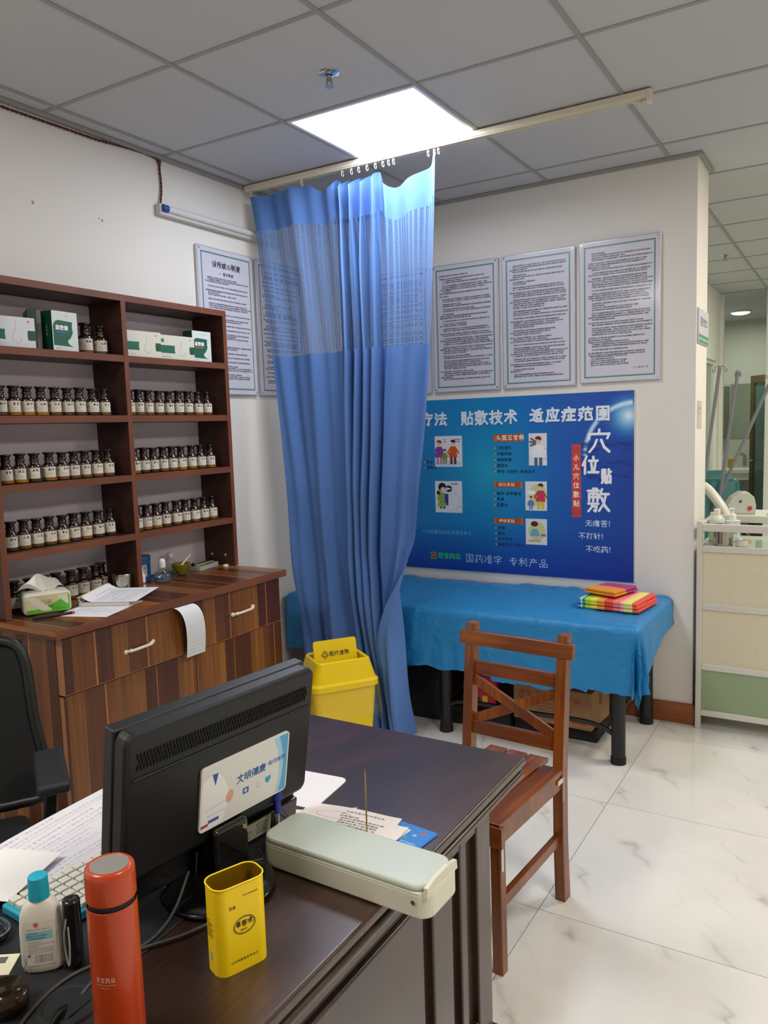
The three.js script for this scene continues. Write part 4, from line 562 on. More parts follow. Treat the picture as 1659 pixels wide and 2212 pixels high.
{ const nz = (a, b, f, s) => fbm(a * f + 50, b * f + 50, 997, 991, s, 3) - 0.45;
  const fold = (a, b) => { // a along the bed, b from wall to room, both measured on the cloth
    const r = 0.03; let x = a, z = b, dx = 0, dz = 0; if (a > BX1) dx = a - BX1; else if (a < BX0) dx = a - BX0; if (b > BD) dz = b - BD;
    x = Math.min(BX1, Math.max(BX0, a)); z = Math.min(BD, b); const d = Math.hypot(dx, dz); let y = BT;
    const w1 = nz(a, b, 6, 3), w2 = nz(a, b * 0.6, 16, 9), w3 = nz(a * 1.4, b * 0.3, 9, 19);
    if (d > 0) { const ux = dx / d, uz = dz / d, bend = Math.min(d, r * 1.57), out = r * Math.sin(bend / r); y -= r * (1 - Math.cos(bend / r)) + Math.max(0, d - r * 1.57); const hang = sstep(0, 0.25, d), o = out + hang * (0.03 * w3 + 0.015 * w2 + 0.008 + (dx > 0 && dz > 0 ? 0.03 * Math.sin(Math.atan2(dz, dx) * 9) : 0)); x += ux * o; z += uz * o; if (dz > 0) x += hang * 0.02 * w2; }
    else { const e = Math.min(1, Math.min(BX1 - a, BD - b) * 10); y += e * (0.028 * Math.max(0, w1) + 0.012 * w2) + 0.003; if (b < 0.06) y += 0.012 * Math.max(0, nz(a, 3, 9, 5)) * 2; }
    return [x, y, Math.max(0.014, z)];
  };
  const hemF = (a) => 0.32 + 0.05 * nz(a, 2, 4, 31) + 0.03 * nz(a, 2, 14, 33) - (a > 1.25 && a < 1.7 ? 0.0 : 0.02), hemR = (b) => 0.15 + 0.15 * sstep(0.2, 0.75, b) + 0.03 * nz(b, 7, 10, 37);
  solo('bed_sheet', 'crumpled blue disposable sheet draped over the treatment bed', 'sheet', sheet(230, 110, (u, v) => { const b = 0.014 + v * (BD + 0.3), a0 = BX0 - 0.17 - 0.02 * Math.sin(b * 9), a1 = BX1 + hemR(b) ; const a = a0 + (a1 - a0) * u; const bs = b > BD ? BD + (b - BD) / 0.3 * hemF(a) * (1 - 0.25 * sstep(BX1, BX1 + 0.25, a)) : b; return fold(a, bs); }), M.sheetBlue); }
// folded towels
const stripeTex = (cols) => canvasTex(512, 128, (g, w, h) => { let x = 0; for (const [c, k] of cols) { g.fillStyle = c; g.fillRect(x * w, 0, k * w + 1, h); x += k; } for (let i = 0; i < 5200; i++) { g.fillStyle = rnd() < 0.5 ? 'rgba(255,255,255,0.12)' : 'rgba(60,20,0,0.08)'; g.fillRect(rnd() * w, rnd() * h, 2, 2); } });
function towel(name, label, pos, ry, w, d, layers, th, map, rise) {
  const t = thing(name, label, 'towel', pos, ry, 'folded towels on the bed'); const m = std({ map, roughness: 0.95 });
  for (let k = 0; k < layers; k++) { const g = box(w - 0.006 * k, th, d - 0.005 * k, th * 0.48, 3), p = g.attributes.position, uv = g.attributes.uv; for (let i = 0; i < p.count; i++) { const x = p.getX(i), z = p.getZ(i); p.setY(i, p.getY(i) + 0.004 * Math.sin(x * 26 + k) * Math.cos(z * 19 + 2 * k) + rise * Math.max(0, 0.5 - Math.abs(x / w)) * 0.4); uv.setXY(i, x / w + 0.5, z / d + 0.5); } g.computeVertexNormals(); part(t, 'fold', mv(g, 0.004 * Math.sin(k * 3), th * (k + 0.5) + 0.004, 0.003 * k), m); }
  return t;
}
towel('striped_towel', 'thick folded rainbow striped towel lying at the foot of the bed', [1.735, BT + 0.004, 0.33], -0.12, 0.3, 0.26, 3, 0.017, stripeTex([['#3c8fd0', 0.07], ['#cfe3ea', 0.03], ['#3aa86a', 0.05], ['#b8d83a', 0.09], ['#e8e04a', 0.1], ['#f0a030', 0.12], ['#e8443a', 0.14], ['#f27a78', 0.12], ['#f4b8a0', 0.06], ['#e6e67a', 0.12], ['#e8584a', 0.1]]), 0.01);
towel('small_towel', 'small folded purple and orange towel on top of the striped towel', [1.7, BT + 0.064, 0.31], -0.3, 0.17, 0.2, 2, 0.012, (() => { const tx = stripeTex([['#a8327c', 0.5], ['#c96a7a', 0.03], ['#dc8f2e', 0.47]]); tx.center.set(0.5, 0.5); tx.rotation = Math.PI / 2; return tx; })(), 0.006);
// under the bed
const kraft = (txt) => std({ roughness: 0.85, map: canvasTex(512, 256, (g, w, h) => { g.fillStyle = '#a9825a'; g.fillRect(0, 0, w, h); for (let i = 0; i < 300; i++) { g.fillStyle = 'rgba(80,50,20,0.05)'; g.fillRect(0, rnd() * h, w, 1); } if (txt) { g.strokeStyle = '#b3322a'; g.lineWidth = 6; g.beginPath(); g.arc(80, 80, 40, 0, 7); g.stroke(); g.strokeRect(58, 58, 44, 44); say(g, '国药准字产品', 150, 40, 46, { color: '#b3322a', w: 0.1 }); g.font = '20px sans-serif'; g.fillStyle = '#b3322a'; g.fillText('Shandong Minzu Shengwu Keji', 150, 124); prose(g, 150, 140, 240, 14, 2, { color: '#a04034' }); g.fillStyle = '#b3322a'; g.fillRect(20, 206, 90, 16); g.fillRect(150, 196, 190, 26); g.fillRect(390, 206, 100, 16); } }) });
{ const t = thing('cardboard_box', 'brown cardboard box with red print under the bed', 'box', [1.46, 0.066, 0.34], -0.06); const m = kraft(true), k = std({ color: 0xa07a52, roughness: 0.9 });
  part(t, 'carton', mv(box(0.4, 0.185, 0.26, 0.003), 0, 0.0925, 0), k); part(t, 'printed_side', mv(new THREE.PlaneGeometry(0.396, 0.18), 0, 0.0925, 0.1305), m); part(t, 'tape', merge([bb(-0.2, 0.185, -0.02, 0.2, 0.1862, 0.02, 0), bb(0.2, 0.1, -0.02, 0.2012, 0.186, 0.02, 0)]), std({ color: 0x8e6a44, roughness: 0.3 })); part(t, 'flap', mv(box(0.18, 0.003, 0.12, 0.001), 0.28, 0.2, 0.02, 0, 0, 0.12), k); }
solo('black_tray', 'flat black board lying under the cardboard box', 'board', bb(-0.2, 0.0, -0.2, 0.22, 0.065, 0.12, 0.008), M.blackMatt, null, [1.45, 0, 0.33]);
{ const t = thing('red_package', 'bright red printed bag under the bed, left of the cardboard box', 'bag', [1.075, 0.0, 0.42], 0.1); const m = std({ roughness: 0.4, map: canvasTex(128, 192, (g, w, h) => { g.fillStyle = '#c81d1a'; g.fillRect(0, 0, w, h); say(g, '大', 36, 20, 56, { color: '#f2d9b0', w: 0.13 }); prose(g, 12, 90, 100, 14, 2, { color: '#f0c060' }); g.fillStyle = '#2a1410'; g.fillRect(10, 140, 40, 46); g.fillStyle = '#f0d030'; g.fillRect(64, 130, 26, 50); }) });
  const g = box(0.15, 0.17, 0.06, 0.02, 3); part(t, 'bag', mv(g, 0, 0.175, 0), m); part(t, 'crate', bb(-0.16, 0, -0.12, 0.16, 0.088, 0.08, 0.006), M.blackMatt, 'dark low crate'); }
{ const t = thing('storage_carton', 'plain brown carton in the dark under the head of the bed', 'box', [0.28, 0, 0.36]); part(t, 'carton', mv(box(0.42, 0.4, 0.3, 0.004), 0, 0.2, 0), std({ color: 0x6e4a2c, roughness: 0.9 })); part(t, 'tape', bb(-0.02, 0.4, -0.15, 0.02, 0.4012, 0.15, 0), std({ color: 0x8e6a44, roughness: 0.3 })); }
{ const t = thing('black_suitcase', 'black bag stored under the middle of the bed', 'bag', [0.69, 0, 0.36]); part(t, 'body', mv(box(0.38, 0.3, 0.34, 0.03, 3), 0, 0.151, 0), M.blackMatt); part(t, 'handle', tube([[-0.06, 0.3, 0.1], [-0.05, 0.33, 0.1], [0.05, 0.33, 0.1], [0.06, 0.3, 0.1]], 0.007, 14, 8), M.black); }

// ---------------------------------------------------------------- yellow clinical waste bin
{ const t = thing('waste_bin', 'yellow clinical waste bin with tilted swing lid beside the curtain', 'bin', [0.635, 0, 1.1], 0.95);
  const ring = (w, d, r, y) => rrect(w, d, r, 5).map(([a, b]) => [a, y, b]);
  const loft = (secs, closeTop, closeBot) => { const n = secs[0].length, pos = [], idx = []; for (const s of secs) for (const p of s) pos.push(...p); for (let k = 0; k < secs.length - 1; k++) for (let i = 0; i < n; i++) { const a = k * n + i, b = k * n + (i + 1) % n, c = a + n, d = b + n; idx.push(a, c, b, b, c, d); }
    const cap = (k, f) => { const c0 = pos.length / 3, s = secs[k]; const m = s.reduce((q, p) => [q[0] + p[0] / n, q[1] + p[1] / n, q[2] + p[2] / n], [0, 0, 0]); pos.push(...m); for (let i = 0; i < n; i++) { const a = k * n + i, b = k * n + (i + 1) % n; f ? idx.push(c0, b, a) : idx.push(c0, a, b); } };
    if (closeTop) cap(secs.length - 1, true); if (closeBot) cap(0, false); const g = new THREE.BufferGeometry(); g.setAttribute('position', new THREE.Float32BufferAttribute(pos, 3)); g.setIndex(idx); const q = g.toNonIndexed(); q.computeVertexNormals(); q.setAttribute('uv', new THREE.Float32BufferAttribute(new Float32Array(q.attributes.position.count * 2), 2)); return q; };
  const w = 0.32, d = 0.24; const smooth = (g) => { g.deleteAttribute('normal'); g.deleteAttribute('uv'); const q = mergeVertices(g, 1e-4); q.computeVertexNormals(); q.setAttribute('uv', new THREE.Float32BufferAttribute(new Float32Array(q.attributes.position.count * 2), 2)); return q; };
  part(t, 'body', loft([ring(w * 0.8, d * 0.8, 0.03, 0.002), ring(w * 0.97, d * 0.97, 0.035, 0.37)], false, true), M.yellow);
  part(t, 'lid', loft([ring(w * 1.0, d * 1.0, 0.04, 0.345), ring(w * 1.04, d * 1.05, 0.042, 0.35), ring(w * 1.04, d * 1.05, 0.042, 0.375), ring(w * 0.98, d * 0.98, 0.04, 0.385), ring(w * 0.8, d * 0.84, 0.025, 0.475), ring(w * 0.76, d * 0.8, 0.022, 0.48), ring(w * 0.7, d * 0.72, 0.018, 0.475), ring(w * 0.72, d * 0.76, 0.018, 0.41)], false, false), std({ color: 0xeccb00, roughness: 0.3, side: THREE.DoubleSide }));
  const fl = part(t, 'swing_flap', mv(shapeExtrude(rrect(w * 0.66, 0.165, 0.012), 0.008, 0.001), 0, 0.465, -0.02, -0.2), M.yellow, 'yellow swing flap tipped open');
  part(fl, 'printed_label', mv(mv(new THREE.PlaneGeometry(0.15, 0.048), 0, 0.018, 0.0098), 0, 0.465, -0.02, -0.2), std({ roughness: 0.4, transparent: true, map: canvasTex(320, 100, (g, W, h) => { g.clearRect(0, 0, W, h); g.strokeStyle = '#2c2408'; g.lineWidth = 5; g.save(); g.translate(45, 50); g.rotate(Math.PI / 4); g.strokeRect(-27, -27, 54, 54); g.restore(); for (let k = 0; k < 3; k++) { const a = k * 2.094 - 1.57; g.beginPath(); g.arc(45 + 11 * Math.cos(a), 50 + 11 * Math.sin(a), 11, a - 2.3, a + 2.3); g.stroke(); } say(g, '医疗废物', 92, 24, 50, { color: '#2c2408', w: 0.1, gap: 1.06 }); }) }));
  part(t, 'bin_liner', smooth(loft([0.2, 0.26, 0.31, 0.352].map((y, k) => rrect(w * (1.02 - 0.0 * k) + 0.01, d * 1.02 + 0.01, 0.04, 9).map(([a, b], i) => [a * (1 + 0.02 * Math.sin(i * 2.3 + k)) + (a > 0.1 ? 0.012 * (3 - k) / 3 : 0), y + 0.02 * Math.sin(i * 0.8) * (k === 0), b * (1 + 0.02 * Math.cos(i * 1.9 + k))])), false, false)), phy({ color: 0xfffdee, transmission: 1, thickness: 0, roughness: 0.12, side: THREE.DoubleSide }), 'clear yellow bin liner folded over the rim'); }

// ---------------------------------------------------------------- office chair behind the desk
{ const t = thing('office_chair', 'black mesh office chair with armrest between desk and cabinet', 'chair', [0.828, 0, 3.122], 1.0);
  const mesh = std({ color: 0x0b0d0e, roughness: 0.8 });
  part(t, 'seat', mv(box(0.5, 0.08, 0.48, 0.035, 3), 0, 0.47, 0), mesh);
  const bk = (u, v, o) => [(u - 0.5) * (0.58 - 0.06 * v), 0.56 + v * 0.42, -0.19 - 0.08 * v + 0.07 * (1 - Math.pow((u - 0.5) * 2, 2)) * -0.5 + o];
  part(t, 'back_mesh', merge([sheet(14, 12, (u, v) => bk(u, v, 0)), sheet(14, 12, (u, v) => bk(1 - u, v, -0.006))]), mesh);
  const fr = [[0, 0], [0, 0.5], [0.02, 0.95], [0.1, 1], [0.5, 1.01], [0.9, 1], [0.98, 0.95], [1, 0.5], [1, 0], [0.9, -0.03], [0.5, -0.04], [0.1, -0.03]].map(([u, v]) => bk(u, v, -0.004)); part(t, 'back_frame', tube(fr, 0.015, 80, 8, true), M.black);
  for (const s of [-1, 1]) { const a = part(t, 'armrest', mv(box(0.075, 0.03, 0.25, 0.012, 2), s * 0.3, 0.7, 0.0), std({ color: 0x1c2024, roughness: 0.6 })); part(a, 'arm_post', rod([s * 0.3, 0.69, 0], [s * 0.275, 0.44, 0], 0.03, 0.05, 0.006), M.black); }
  part(t, 'gas_column', pipe([0, 0.08, 0], [0, 0.44, 0], 0.028, 16), M.black); for (let k = 0; k < 5; k++) { const a = k * 1.2566; const l = part(t, 'base_arm', rod([0, 0.1, 0], [0.28 * Math.cos(a), 0.075, 0.28 * Math.sin(a)], 0.045, 0.03, 0.008), M.black); part(l, 'castor', mv(cyl(0.028, 0.028, 0.04, 16), 0.28 * Math.cos(a), 0.028, 0.28 * Math.sin(a), Math.PI / 2, a), M.black); } }

// ---------------------------------------------------------------- wooden folding-look chair
{ const t = thing('wooden_chair', 'orange brown wooden chair with cross back and slatted seat', 'chair', [1.757, 0, 1.692], -0.09);
  const W = 0.165, G = (g, turn = 0) => muv(g, turn, rr(0, 1), rr(0, 1));
  const post = (x) => { const s = [[-0.012, 0.0], [0.03, 0.0], [0.04, 0.2], [0.042, 0.43], [0.022, 0.66], [-0.004, 0.862], [-0.036, 0.862], [-0.014, 0.64], [0.006, 0.42], [0.004, 0.2]]; return mv(shapeExtrude(s, 0.03, 0.002), 0, 0, 0, 0, -Math.PI / 2).translate(x + 0.015, 0, 0); };
  // profile lies in z (shape x) and y; extruded along x
  for (const s of [-1, 1]) { part(t, 'back_post', G(post(s * W)), M.chair); const f = part(t, 'front_leg', G(rod([s * W * 0.985, 0.0, 0.432], [s * W * 0.985, 0.415, 0.438], 0.032, 0.032, 0.003)), M.chair); part(f, 'bracket', bb(s * W + (s > 0 ? 0.0145 : -0.0175), 0.31, 0.44, s * W + (s > 0 ? 0.0175 : -0.0145), 0.4, 0.452, 0.0005), M.alu, 'small metal corner bracket'); part(t, 'side_rail', G(rod([s * W, 0.405, 0.03], [s * W, 0.405, 0.44], 0.022, 0.048, 0.002), 0), M.chair); part(t, 'side_stretcher', G(rod([s * W * 0.97, 0.21, 0.03], [s * W * 0.97, 0.2, 0.42], 0.02, 0.032, 0.002)), M.chair); }
  part(t, 'front_rail', G(bb(-W - 0.022, 0.378, 0.437, W + 0.022, 0.438, 0.46, 0.003), 1), M.chair); part(t, 'rear_rail', G(bb(-W + 0.015, 0.38, 0.015, W - 0.015, 0.425, 0.035, 0.002), 1), M.chair);
  const n = 5, sw = (2 * W + 0.036) / n; for (let k = 0; k < n; k++) part(t, 'seat_slat', G(bb(-W - 0.018 + k * sw + 0.003, 0.43, k === 0 || k === n - 1 ? 0.035 : -0.02, -W - 0.018 + (k + 1) * sw - 0.003, 0.446, 0.455, 0.003, 2)), M.chair);
  const zb = (y) => 0.025 - (y - 0.43) * 0.105; const br = (y, h, x = W - 0.012, d = 0.02) => G(mv(box(2 * x, h, d, 0.002), 0, y, zb(y), -0.105), 1);
  part(t, 'crest_rail', G(mv(box(2 * W + 0.075, 0.048, 0.024, 0.003), 0, 0.815, zb(0.815) + 0.012, -0.105), 1), M.chair); part(t, 'back_rail', br(0.715, 0.045), M.chair); part(t, 'back_rail', br(0.515, 0.045), M.chair);
  for (const s of [-1, 1]) { const L = Math.hypot(2 * W - 0.03, 0.14); part(t, 'cross_brace', G(mv(mv(box(0.034, L, 0.012, 0.002), 0, 0, s * 0.004, 0, 0, s * Math.atan2(2 * W - 0.03, 0.14)), 0, 0.607, zb(0.607), -0.105)), M.chair); }
  for (const s of [-1, 1]) part(t, 'hinge_plate', merge([bb(s * (W + 0.0155) - 0.0015, 0.34, 0.03, s * (W + 0.0155) + 0.0015, 0.42, 0.042, 0.0005), bb(s * (W + 0.0155) - 0.0015, 0.405, 0.03, s * (W + 0.0155) + 0.0015, 0.42, 0.075, 0.0005)]), M.alu, 'grey metal hinge plate'); }

// ---------------------------------------------------------------- desk
const DT = 0.76, DX0 = 1.36, DX1 = 2.06, DZ0 = 2.384, DZ1 = 3.9;
{ const t = thing('desk', 'dark brown lacquered office desk with moulded edge and panelled side', 'desk', [0, 0, 0]);
  const G = (g, turn = 0) => muv(g, turn, rr(0, 1), rr(0, 1));
  part(t, 'desktop', G(bb(DX0, DT - 0.018, DZ0, DX1, DT, DZ1, 0.006, 3), 0), M.desk);
  part(t, 'edge_moulding', G(merge([bb(DX0 + 0.008, DT - 0.032, DZ0 + 0.008, DX1 - 0.008, DT - 0.0175, DZ1 - 0.008, 0.006, 3), bb(DX0 + 0.003, DT - 0.048, DZ0 + 0.003, DX1 - 0.003, DT - 0.032, DZ1 - 0.003, 0.007, 3), bb(DX0 + 0.022, DT - 0.068, DZ0 + 0.022, DX1 - 0.022, DT - 0.047, DZ1 - 0.022, 0.009, 3), bb(DX0 + 0.045, DT - 0.092, DZ0 + 0.035, DX1 - 0.045, DT - 0.067, DZ1 - 0.035, 0.009, 3)]), 0), M.desk);
  const X = 1.985, z0 = 2.43, z1 = 3.86, y0 = 0.09, y1 = DT - 0.09; 
  part(t, 'side_panel', G(bb(X - 0.05, 0.01, z0 + 0.01, X - 0.016, y1, z1 - 0.01, 0)), M.desk); part(t, 'end_panel', G(bb(1.42, 0.01, z0 + 0.005, X - 0.02, y1, z0 + 0.03, 0)), M.desk); part(t, 'end_panel', G(bb(1.42, 0.01, z1 - 0.03, X - 0.02, y1, z1 - 0.005, 0)), M.desk); part(t, 'modesty_board', G(bb(1.42, 0.25, z0 + 0.03, 1.44, y1, z1 - 0.03, 0)), M.desk);
  const stile = (a, b) => part(t, 'stile', G(bb(X - 0.02, y0, a, X, y1, b, 0.005, 2)), M.desk); stile(z0, 2.505); stile(2.56, 2.592); stile(2.632, 2.722); stile(z1 - 0.075, z1); stile(3.24, 3.33);
  for (const [a, b] of [[2.505, 2.632], [2.722, 3.24], [3.33, z1 - 0.075]]) { part(t, 'rail', G(bb(X - 0.02, y1 - 0.06, a, X - 0.002, y1, b, 0.004), 0), M.desk); part(t, 'rail', G(bb(X - 0.02, y0, a, X - 0.002, y0 + 0.06, b, 0.004), 0), M.desk); }
  for (const [a, b] of [[2.75, 3.21], [3.36, z1 - 0.105]]) { part(t, 'raised_panel', G(bb(X - 0.02, y0 + 0.085, a, X - 0.005, y1 - 0.085, b, 0.009, 2)), M.desk); }
  part(t, 'plinth', G(bb(1.43, 0, z0 - 0.012, X + 0.013, 0.09, z1 + 0.012, 0.006, 2), 0), M.desk);
  part(t, 'cable_grommet', mv(lathe([[0.03, -0.01], [0.03, 0.003], [0.034, 0.0045], [0.042, 0.003], [0.043, 0.0]], 32), 1.8, DT, 3.43), M.blackMatt, 'black round cable grommet'); part(t, 'painted_grommet_hole', mv(cyl(0.03, 0.03, 0.0006, 32), 1.8, DT + 0.0004, 3.43), M.blackMatt); }  // black disc paints the shade of the open cable hole; no real opening
// desk mat with the keyboard and mouse
solo('desk_mat', 'black rubber desk mat under the monitor and keyboard', 'mat', bb(-0.21, 0, -0.34, 0.14, 0.003, 0.36, 0.001), std({ color: 0x15171b, roughness: 0.55 }), null, [1.66, DT + 0.0003, 3.19], 0.09);
const MT = DT + 0.003;
{ const sx = 1.722, sz = 3.08; // monitor: width runs along local x, its back faces local +z
  const t = thing('monitor', 'black flat monitor seen from behind with a printed plate on its back', 'monitor', [sx, 0, sz], 1.461);
  const tilt = (g) => mv(g, 0, 0.776, 0, 0.155, 0, 0); const W = 0.415, Hh = 0.321;
  part(t, 'front_frame', tilt(bb(-W / 2, 0, -0.012, W / 2, Hh, 0.014, 0.004, 2)), M.black);
  part(t, 'screen', tilt(mv(new THREE.PlaneGeometry(W - 0.03, Hh - 0.03), 0, Hh / 2, -0.0125, 0, Math.PI)), std({ color: 0x0a0c10, roughness: 0.15 }));
  const sh0 = part(t, 'rear_shell', tilt(mv(shapeExtrude(rrect(W - 0.02, Hh - 0.085, 0.01), 0.02, 0.008), 0, Hh / 2 + 0.033, 0.016)), M.black);
  const slot = []; for (let r = 0; r < 3; r++) for (let k = 0; k < 62; k++) slot.push(tilt(mv(box(0.0022, 0.0085, 0.0016, 0), -0.185 + k * 0.006 + (r % 2) * 0.003, Hh - 0.038 - r * 0.0095, 0.0446))); part(sh0, 'painted_vent_slots', merge(slot), std({ color: 0x020202, roughness: 1 })).userData.kind = 'stuff';  // raised near-black boxes; the shade inside the vent slots is their colour
  part(sh0, 'vent_ridge', tilt(bb(-0.195, Hh - 0.078, 0.043, 0.195, Hh - 0.073, 0.047, 0.002)), M.black);
  part(t, 'connector_bay', tilt(bb(-0.05, 0.004, 0.014, 0.2, 0.045, 0.03, 0.003)), M.blackGloss); 
  part(t, 'rating_label', tilt(mv(new THREE.PlaneGeometry(0.085, 0.034), 0.085, 0.026, 0.0306)), std({ roughness: 0.6, map: canvasTex(192, 80, (g, w, h) => { g.fillStyle = '#9a9a84'; g.fillRect(0, 0, w, h); prose(g, 10, 8, 80, 9, 5, { color: '#444' }); prose(g, 106, 12, 70, 10, 4, { color: '#444' }); }) }), 'pale rating label');
  const pl = part(t, 'printed_plate', tilt(mv(shapeExtrude(rrect(0.205, 0.118, 0.008), 0.004, 0), 0.04, 0.155, 0.0445)), M.whitePlastic, 'white printed plate');
  part(pl, 'print', tilt(mv(new THREE.PlaneGeometry(0.199, 0.112), 0.04, 0.155, 0.0488)), std({ roughness: 0.4, map: canvasTex(512, 288, (g, w, h) => {
    g.fillStyle = '#dfe0dc'; g.fillRect(0, 0, w, h); g.fillStyle = '#5fa9d8'; g.beginPath(); g.moveTo(w, 0); g.lineTo(w, h); g.lineTo(w - 60, h); g.quadraticCurveTo(w - 10, 140, w - 96, 0); g.fill(); g.fillStyle = '#a9d2e8'; g.beginPath(); g.moveTo(w - 96, 0); g.quadraticCurveTo(w - 20, 140, w - 70, h); g.lineTo(w - 48, h); g.quadraticCurveTo(w + 4, 140, w - 60, 0); g.fill();
    g.fillStyle = '#eef0f2'; g.beginPath(); g.moveTo(0, 60); g.quadraticCurveTo(70, 20, 110, 60); g.quadraticCurveTo(160, 150, 150, 200); g.lineTo(120, h); g.lineTo(0, h); g.fill(); g.fillStyle = '#3b5796'; g.beginPath(); g.moveTo(52, 36); g.lineTo(86, 40); g.lineTo(72, 96); g.fill(); g.strokeStyle = '#c2c8d8'; g.lineWidth = 4; g.beginPath(); g.moveTo(20, 200); g.lineTo(150, 190); g.moveTo(30, 230); g.lineTo(140, 230); g.stroke(); g.fillStyle = '#e0a894'; g.beginPath(); g.ellipse(158, 180, 22, 30, 0.3, 0, 7); g.fill(); g.fillStyle = '#4a66a8'; g.fillRect(40, 250, 60, 16); g.fillStyle = '#b04a4a'; g.fillRect(0, 262, 40, 14);
    say(g, '文明健康', 196, 100, 44, { color: '#2f5a9c', w: 0.13, gap: 1.02 }); say(g, '有你有我', 386, 100, 30, { color: '#2f6aae', w: 0.1, gap: 0.95 }); g.fillStyle = '#3468b0'; g.fillRect(236, 178, 36, 30); g.fillStyle = '#dfe0dc'; g.fillRect(250, 184, 8, 18); g.fillRect(245, 189, 18, 8); g.fillStyle = '#35a0c8'; g.beginPath(); g.moveTo(392, 214); g.bezierCurveTo(360, 190, 376, 166, 392, 182); g.bezierCurveTo(408, 166, 424, 190, 392, 214); g.fill(); g.strokeStyle = '#9ab'; g.lineWidth = 3; g.beginPath(); g.arc(330, 196, 12, 0, 5); g.stroke();
  }) }));
  const nk = part(t, 'stand_neck', merge([rod([0, 0.78, 0.055], [0, 0.85, 0.05], 0.075, 0.035, 0.006), bb(-0.038, 0.77, 0.035, 0.038, 0.86, 0.075, 0.008)]), M.blackGloss); part(nk, 'hinge_screw', mv(cyl(0.004, 0.004, 0.003, 12), 0.025, 0.845, 0.0765, Math.PI / 2), std({ color: 0xb09a60, metalness: 0.8, roughness: 0.4 }));
  part(t, 'stand_base', mv(lathe([[0, 0], [0.092, 0], [0.095, 0.003], [0.093, 0.008], [0.075, 0.013], [0, 0.016]], 48), -0.035, MT, 0.075), M.blackGloss); }
{ const t = thing('keyboard', 'white and turquoise keyboard half hidden behind the red flask', 'keyboard', [1.607, MT, 3.2], 1.5);
  const teal = std({ color: 0x1fa2bd, roughness: 0.35 }), key = std({ color: 0xdcd9cc, roughness: 0.5 }); part(t, 'case', mv(box(0.31, 0.016, 0.13, 0.004, 2), 0, 0.009, 0), teal);
  const kg = box(0.0165, 0.009, 0.0165, 0.002), kw = box(0.036, 0.009, 0.0165, 0.002), ks = box(0.1, 0.009, 0.0165, 0.002);
  for (let r = 0; r < 6; r++) { let x = -0.147; let k = 0; while (x < 0.14) { const wide = (r === 2 && k === 12) || (r === 3 && (k === 0 || k === 11)) || (r === 4 && (k === 0 || k === 10)), space = r === 5 && k === 4, w = space ? 0.1 : wide ? 0.036 : 0.0165; if (x + w > 0.152) break; part(t, 'key', space ? ks : wide ? kw : kg, key).position.set(x + w / 2, 0.0205, -0.05 + r * 0.02); x += w + 0.0025; k++; } } }
{ const t = thing('mouse', 'glossy black computer mouse on the desk mat at the left frame edge', 'mouse', [1.55, MT, 3.405], 1.9);
  const g = new THREE.SphereGeometry(1, 28, 18); { const p = g.attributes.position; for (let i = 0; i < p.count; i++) { const y = p.getY(i); p.setXYZ(i, p.getX(i) * 0.033, y > 0 ? y * 0.03 : y * 0.006, p.getZ(i) * 0.056 * (1 - 0.08 * p.getX(i) ** 2)); } g.computeVertexNormals(); } part(t, 'shell', g.translate(0, 0.0065, 0), phy({ color: 0x17181b, roughness: 0.2, clearcoat: 0.8 })); part(t, 'scroll_wheel', mv(cyl(0.009, 0.009, 0.006, 16), 0, 0.029, 0.03, 0, 0, Math.PI / 2), M.blackMatt); part(t, 'side_trim', mv(new THREE.TorusGeometry(0.033, 0.0016, 6, 30), 0, 0.014, 0, Math.PI / 2).scale(1, 1, 1.65), std({ color: 0x6a6c72, metalness: 0.6, roughness: 0.3 })); }
{ const t = thing('thermos_flask', 'red orange steel thermos flask standing at the front of the desk', 'flask', [1.91, DT, 3.432]); t.scale.set(0.86, 0.985, 0.86);
  const red = phy({ color: 0xb63a02, roughness: 0.32, clearcoat: 0.35, clearcoatRoughness: 0.15 });
  const fprint = std({ roughness: 0.4, transparent: true, map: canvasTex(256, 128, (g, w, h) => { g.clearRect(0, 0, w, h); say(g, '亚宝药业', 30, 20, 44, { color: '#dcae98', w: 0.12 }); g.fillStyle = '#dcae98'; g.fillRect(30, 78, 190, 5); prose(g, 60, 98, 150, 11, 1, { color: '#d8a890' }); }) });
  const b = part(t, 'body', lathe([[0, 0.0005], [0.033, 0.0005], [0.0355, 0.004], [0.036, 0.01], [0.036, 0.186], [0.0352, 0.19]], 48), red); part(b, 'print', mv(new THREE.CylinderGeometry(0.0363, 0.0363, 0.022, 16, 1, true, -0.1, 1.1), 0, 0.098, 0), fprint);
  part(t, 'seal_ring', lathe([[0.033, 0.187], [0.033, 0.2]], 48), M.blackMatt); part(t, 'lid', lathe([[0.0345, 0.1965], [0.036, 0.1985], [0.0358, 0.23], [0.0345, 0.236], [0.031, 0.2385], [0.028, 0.2385], [0.0275, 0.2372]], 48), red); part(t, 'lid_disc', mv(cyl(0.0277, 0.0277, 0.0012, 48), 0, 0.2374, 0), std({ color: 0xe0ddd4, metalness: 1, roughness: 0.4 }), 'brushed steel disc'); }
